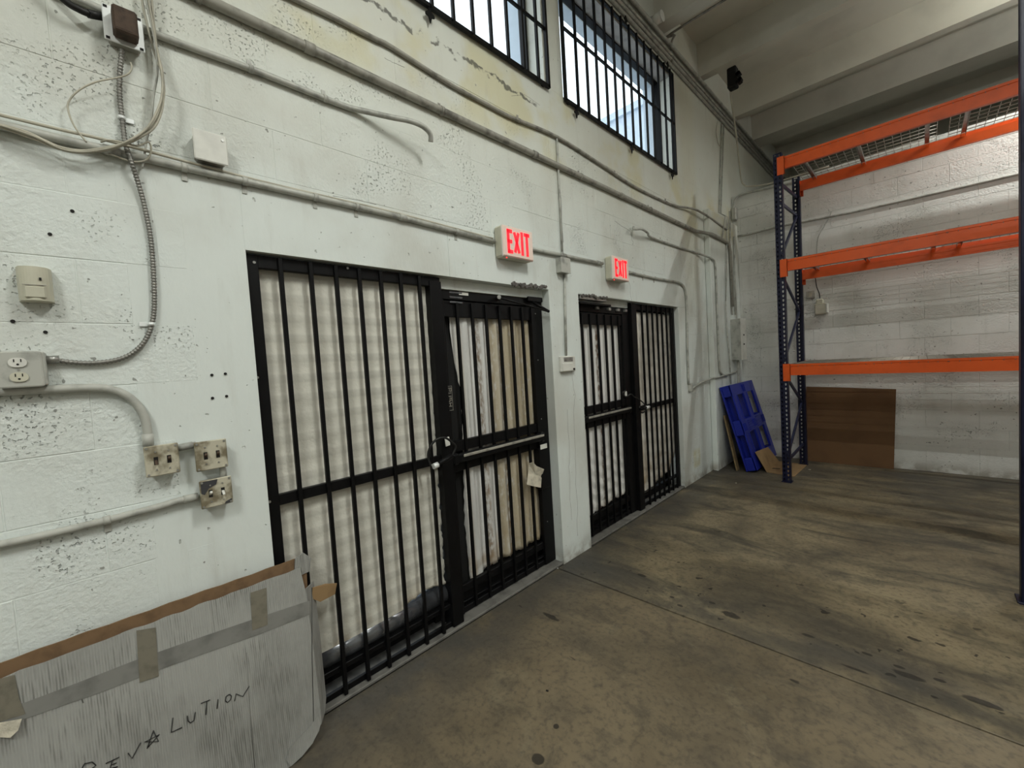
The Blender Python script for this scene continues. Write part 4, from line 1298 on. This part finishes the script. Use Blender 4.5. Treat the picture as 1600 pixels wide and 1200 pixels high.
# side flap folded back toward the wall
sf = [CP(.592, .66), CP(.592, .10), CP(.575, .065)]
fl_ = [Vector((.045, .640, .115)), Vector((.075, .630, .080)), ]
MB().prism([CP(.592, .665), CP(.592, .12), CP(.588, .085), Vector((.075, .628, .075)), Vector((.045, .648, .115)), Vector((.03, .650, .40)), Vector((.025, .645, .655))], (-.003, -.003, 0)).build('side_flap', 'carton', ct)
# crushed corner flap
MB().prism([CP(.455, .004, .003), CP(.50, .014, .003), CP(.545, .037, .003), CP(.585, .09, .003), CP(.575, .13, .003), CP(.545, .11, .003), CP(.46, .075, .003), CP(.44, .04, .003)], nrm*.0015).build('crushed_corner', 'carton', ct)
# back panel, brown inside, torn edge standing above the front
top = []
for i in range(N+1):
    y = YL_+(YR_+.012-YL_)*i/N
    top.append(Vector((0.052, y, CZ+.026+.004*jag(i*.17, 3))))
MB().prism([Vector((.120, YL_, .003)), Vector((.120, .50, .003)), Vector((.105, .57, .12))]+[Vector((.052, YR_+.012, CZ))]+top[::-1], (-.006, 0, 0)).build('back_panel', 'tornbrown', ct)
MB().prism([Vector((.056, .555, CZ-.05)), Vector((.056, .62, CZ-.045)), Vector((.052, .63, CZ+.01)), Vector((.055, .60, CZ+.045)), Vector((.058, .565, CZ+.03))], (.008, 0, 0)).build('torn_flap', 'carton', ct)
MB().prism([WL(487, 935, .045), WL(500, 940, .03), WL(523, 928, .0), WL(526, 911, .0), WL(508, 912, .02), WL(488, 918, .045)], (.004, 0, 0)).build('inner_flap', 'tan', ct)
# tape
def tape(pix, mat, off=.0012): MB().prism([cray(px, py, off) for px, py in pix], nrm*.0006).build('tape', mat, ct)


tape([(-60, 1127), (0, 1108), (40, 1097), (120, 1067), (215, 1030), (300, 1000), (400, 966), (484, 938), (484, 960), (400, 993), (320, 1021), (250, 1046), (160, 1081), (45, 1121), (0, 1136), (-60, 1155)], 'tapegrey', .0010)
tape([(213, 985), (243, 980), (248, 1056), (218, 1066)], 'tape', .0022)
tape([(391, 926), (416, 918), (418, 976), (394, 985)], 'tape', .0022)
tape([(-20, 1065), (23, 1054), (30, 1090), (40, 1115), (0, 1127), (-20, 1132)], 'tape', .0022)
MB().prism([cray(-10, 1133, .004), cray(0, 1128, .004), cray(35, 1120, .012), cray(30, 1135, .022), cray(18, 1147, .02), cray(0, 1149, .01), cray(-10, 1148, .006)], nrm*.002).build('torn_paper', 'paper', ct)
for (a, b) in (((487, 918), (490, 1130)), ((385, 1020), (398, 1200)), ((122, 1070), (130, 1098))):
    m = MB(); m.tube([cray(*a, .0005), cray((a[0]+b[0])/2-1, (a[1]+b[1])/2, .0005), cray(*b, .0005)], .0013, 5); m.build('crease', 'tapegrey' if a[0] != 487 else 'ink', ct)
# handwriting (marker)
STR = [[(512, 1200), (530, 1168)], [(525, 1172), (575, 1160), (600, 1182), (575, 1200)],
       [(660, 1170), (745, 1130)], [(702, 1152), (688, 1200), (735, 1190)], [(695, 1178), (728, 1166)],
       [(800, 1105), (825, 1138), (878, 1040)],
       [(958, 965), (920, 1075)], [(958, 965), (990, 1032), (905, 1035), (995, 988), (918, 1076)],
       [(1080, 885), (1070, 975), (1137, 945)],
       [(1170, 873), (1175, 905), (1190, 916), (1212, 900), (1220, 850)],
       [(1255, 795), (1312, 773)], [(1292, 783), (1286, 866)],
       [(1362, 770), (1356, 828)],
       [(1432, 738), (1412, 752), (1408, 778), (1420, 790), (1440, 772), (1446, 750), (1434, 738)],
       [(1465, 780), (1474, 735), (1517, 752), (1556, 688)]]
m = MB()
for s in STR:
    P_ = [cray(x/4, 900+y/4, .0022) for x, y in s]
    m.tube(P_, .0016, 6)
m.build('handwriting', 'ink', ct)

# small debris on the floor
for i, (q, sz) in enumerate((((1265, 734), .012), ((855, 1080), .006), ((1150, 755), .008))):
    p = FL(*q)
    tag(MB().obox((p.x, p.y, .0025), Vector((sz, sz*.3, 0)), Vector((-sz*.2, sz*.6, 0)), Vector((0, 0, .0025)), .001).build('floor_debris', 'paper' if i != 1 else 'hole'),
        ('white crumb on the floor in front of the brown cardboard sheet', 'dark fleck on the concrete before the barred doors', 'pale chip on the floor before the blue pallet')[i], 'debris')

# ================================================================== LAMPS
for i, (x, y, z, ax, wt) in enumerate(LAMPS):
    t = thing('strip_or_fill_light', (x, y, z), 'white strip light hanging '+LAMP_NAMES[i], 'ceiling light', 'strip lights under the roof')
    bx('housing', (x-.62, y-.09, z), (x+.62, y+.09, z+.06), 'white', t, .01)
    for dy in (-.045, .045):
        m = MB(); m.tube([(x-.59, y+dy, z-.018), (x+.59, y+dy, z-.018)], .013, 10); m.build('tube', 'tube', t)
    for dx in (-.5, .5):
        m = MB(); m.tube([(x+dx, y, z+.05), (x+dx, y, ZD)], .004, 6); m.build('hanger', 'galv', t)
    ld = bpy.data.lights.new('strip_or_fill_lamp', 'AREA'); ld.shape = 'RECTANGLE'; ld.size = 1.2; ld.size_y = 0.035
    ud = bpy.data.lights.new('added_uplight', 'AREA'); ud.shape = 'RECTANGLE'; ud.size = 1.2; ud.size_y = 0.16; ud.energy = wt*.5; ud.color = LAMP_COL  # upward light added above each housing to brighten the ceiling
    uo = bpy.data.objects.new('added_uplight', ud); COL.objects.link(uo); uo.parent = t; uo.location = (0, 0, .066); uo.rotation_euler = (math.pi, 0, 0)
    ld.energy = wt; ld.color = LAMP_COL
    lo = bpy.data.objects.new('strip_or_fill_lamp', ld); COL.objects.link(lo); lo.parent = t; lo.location = (0, 0, -.036)
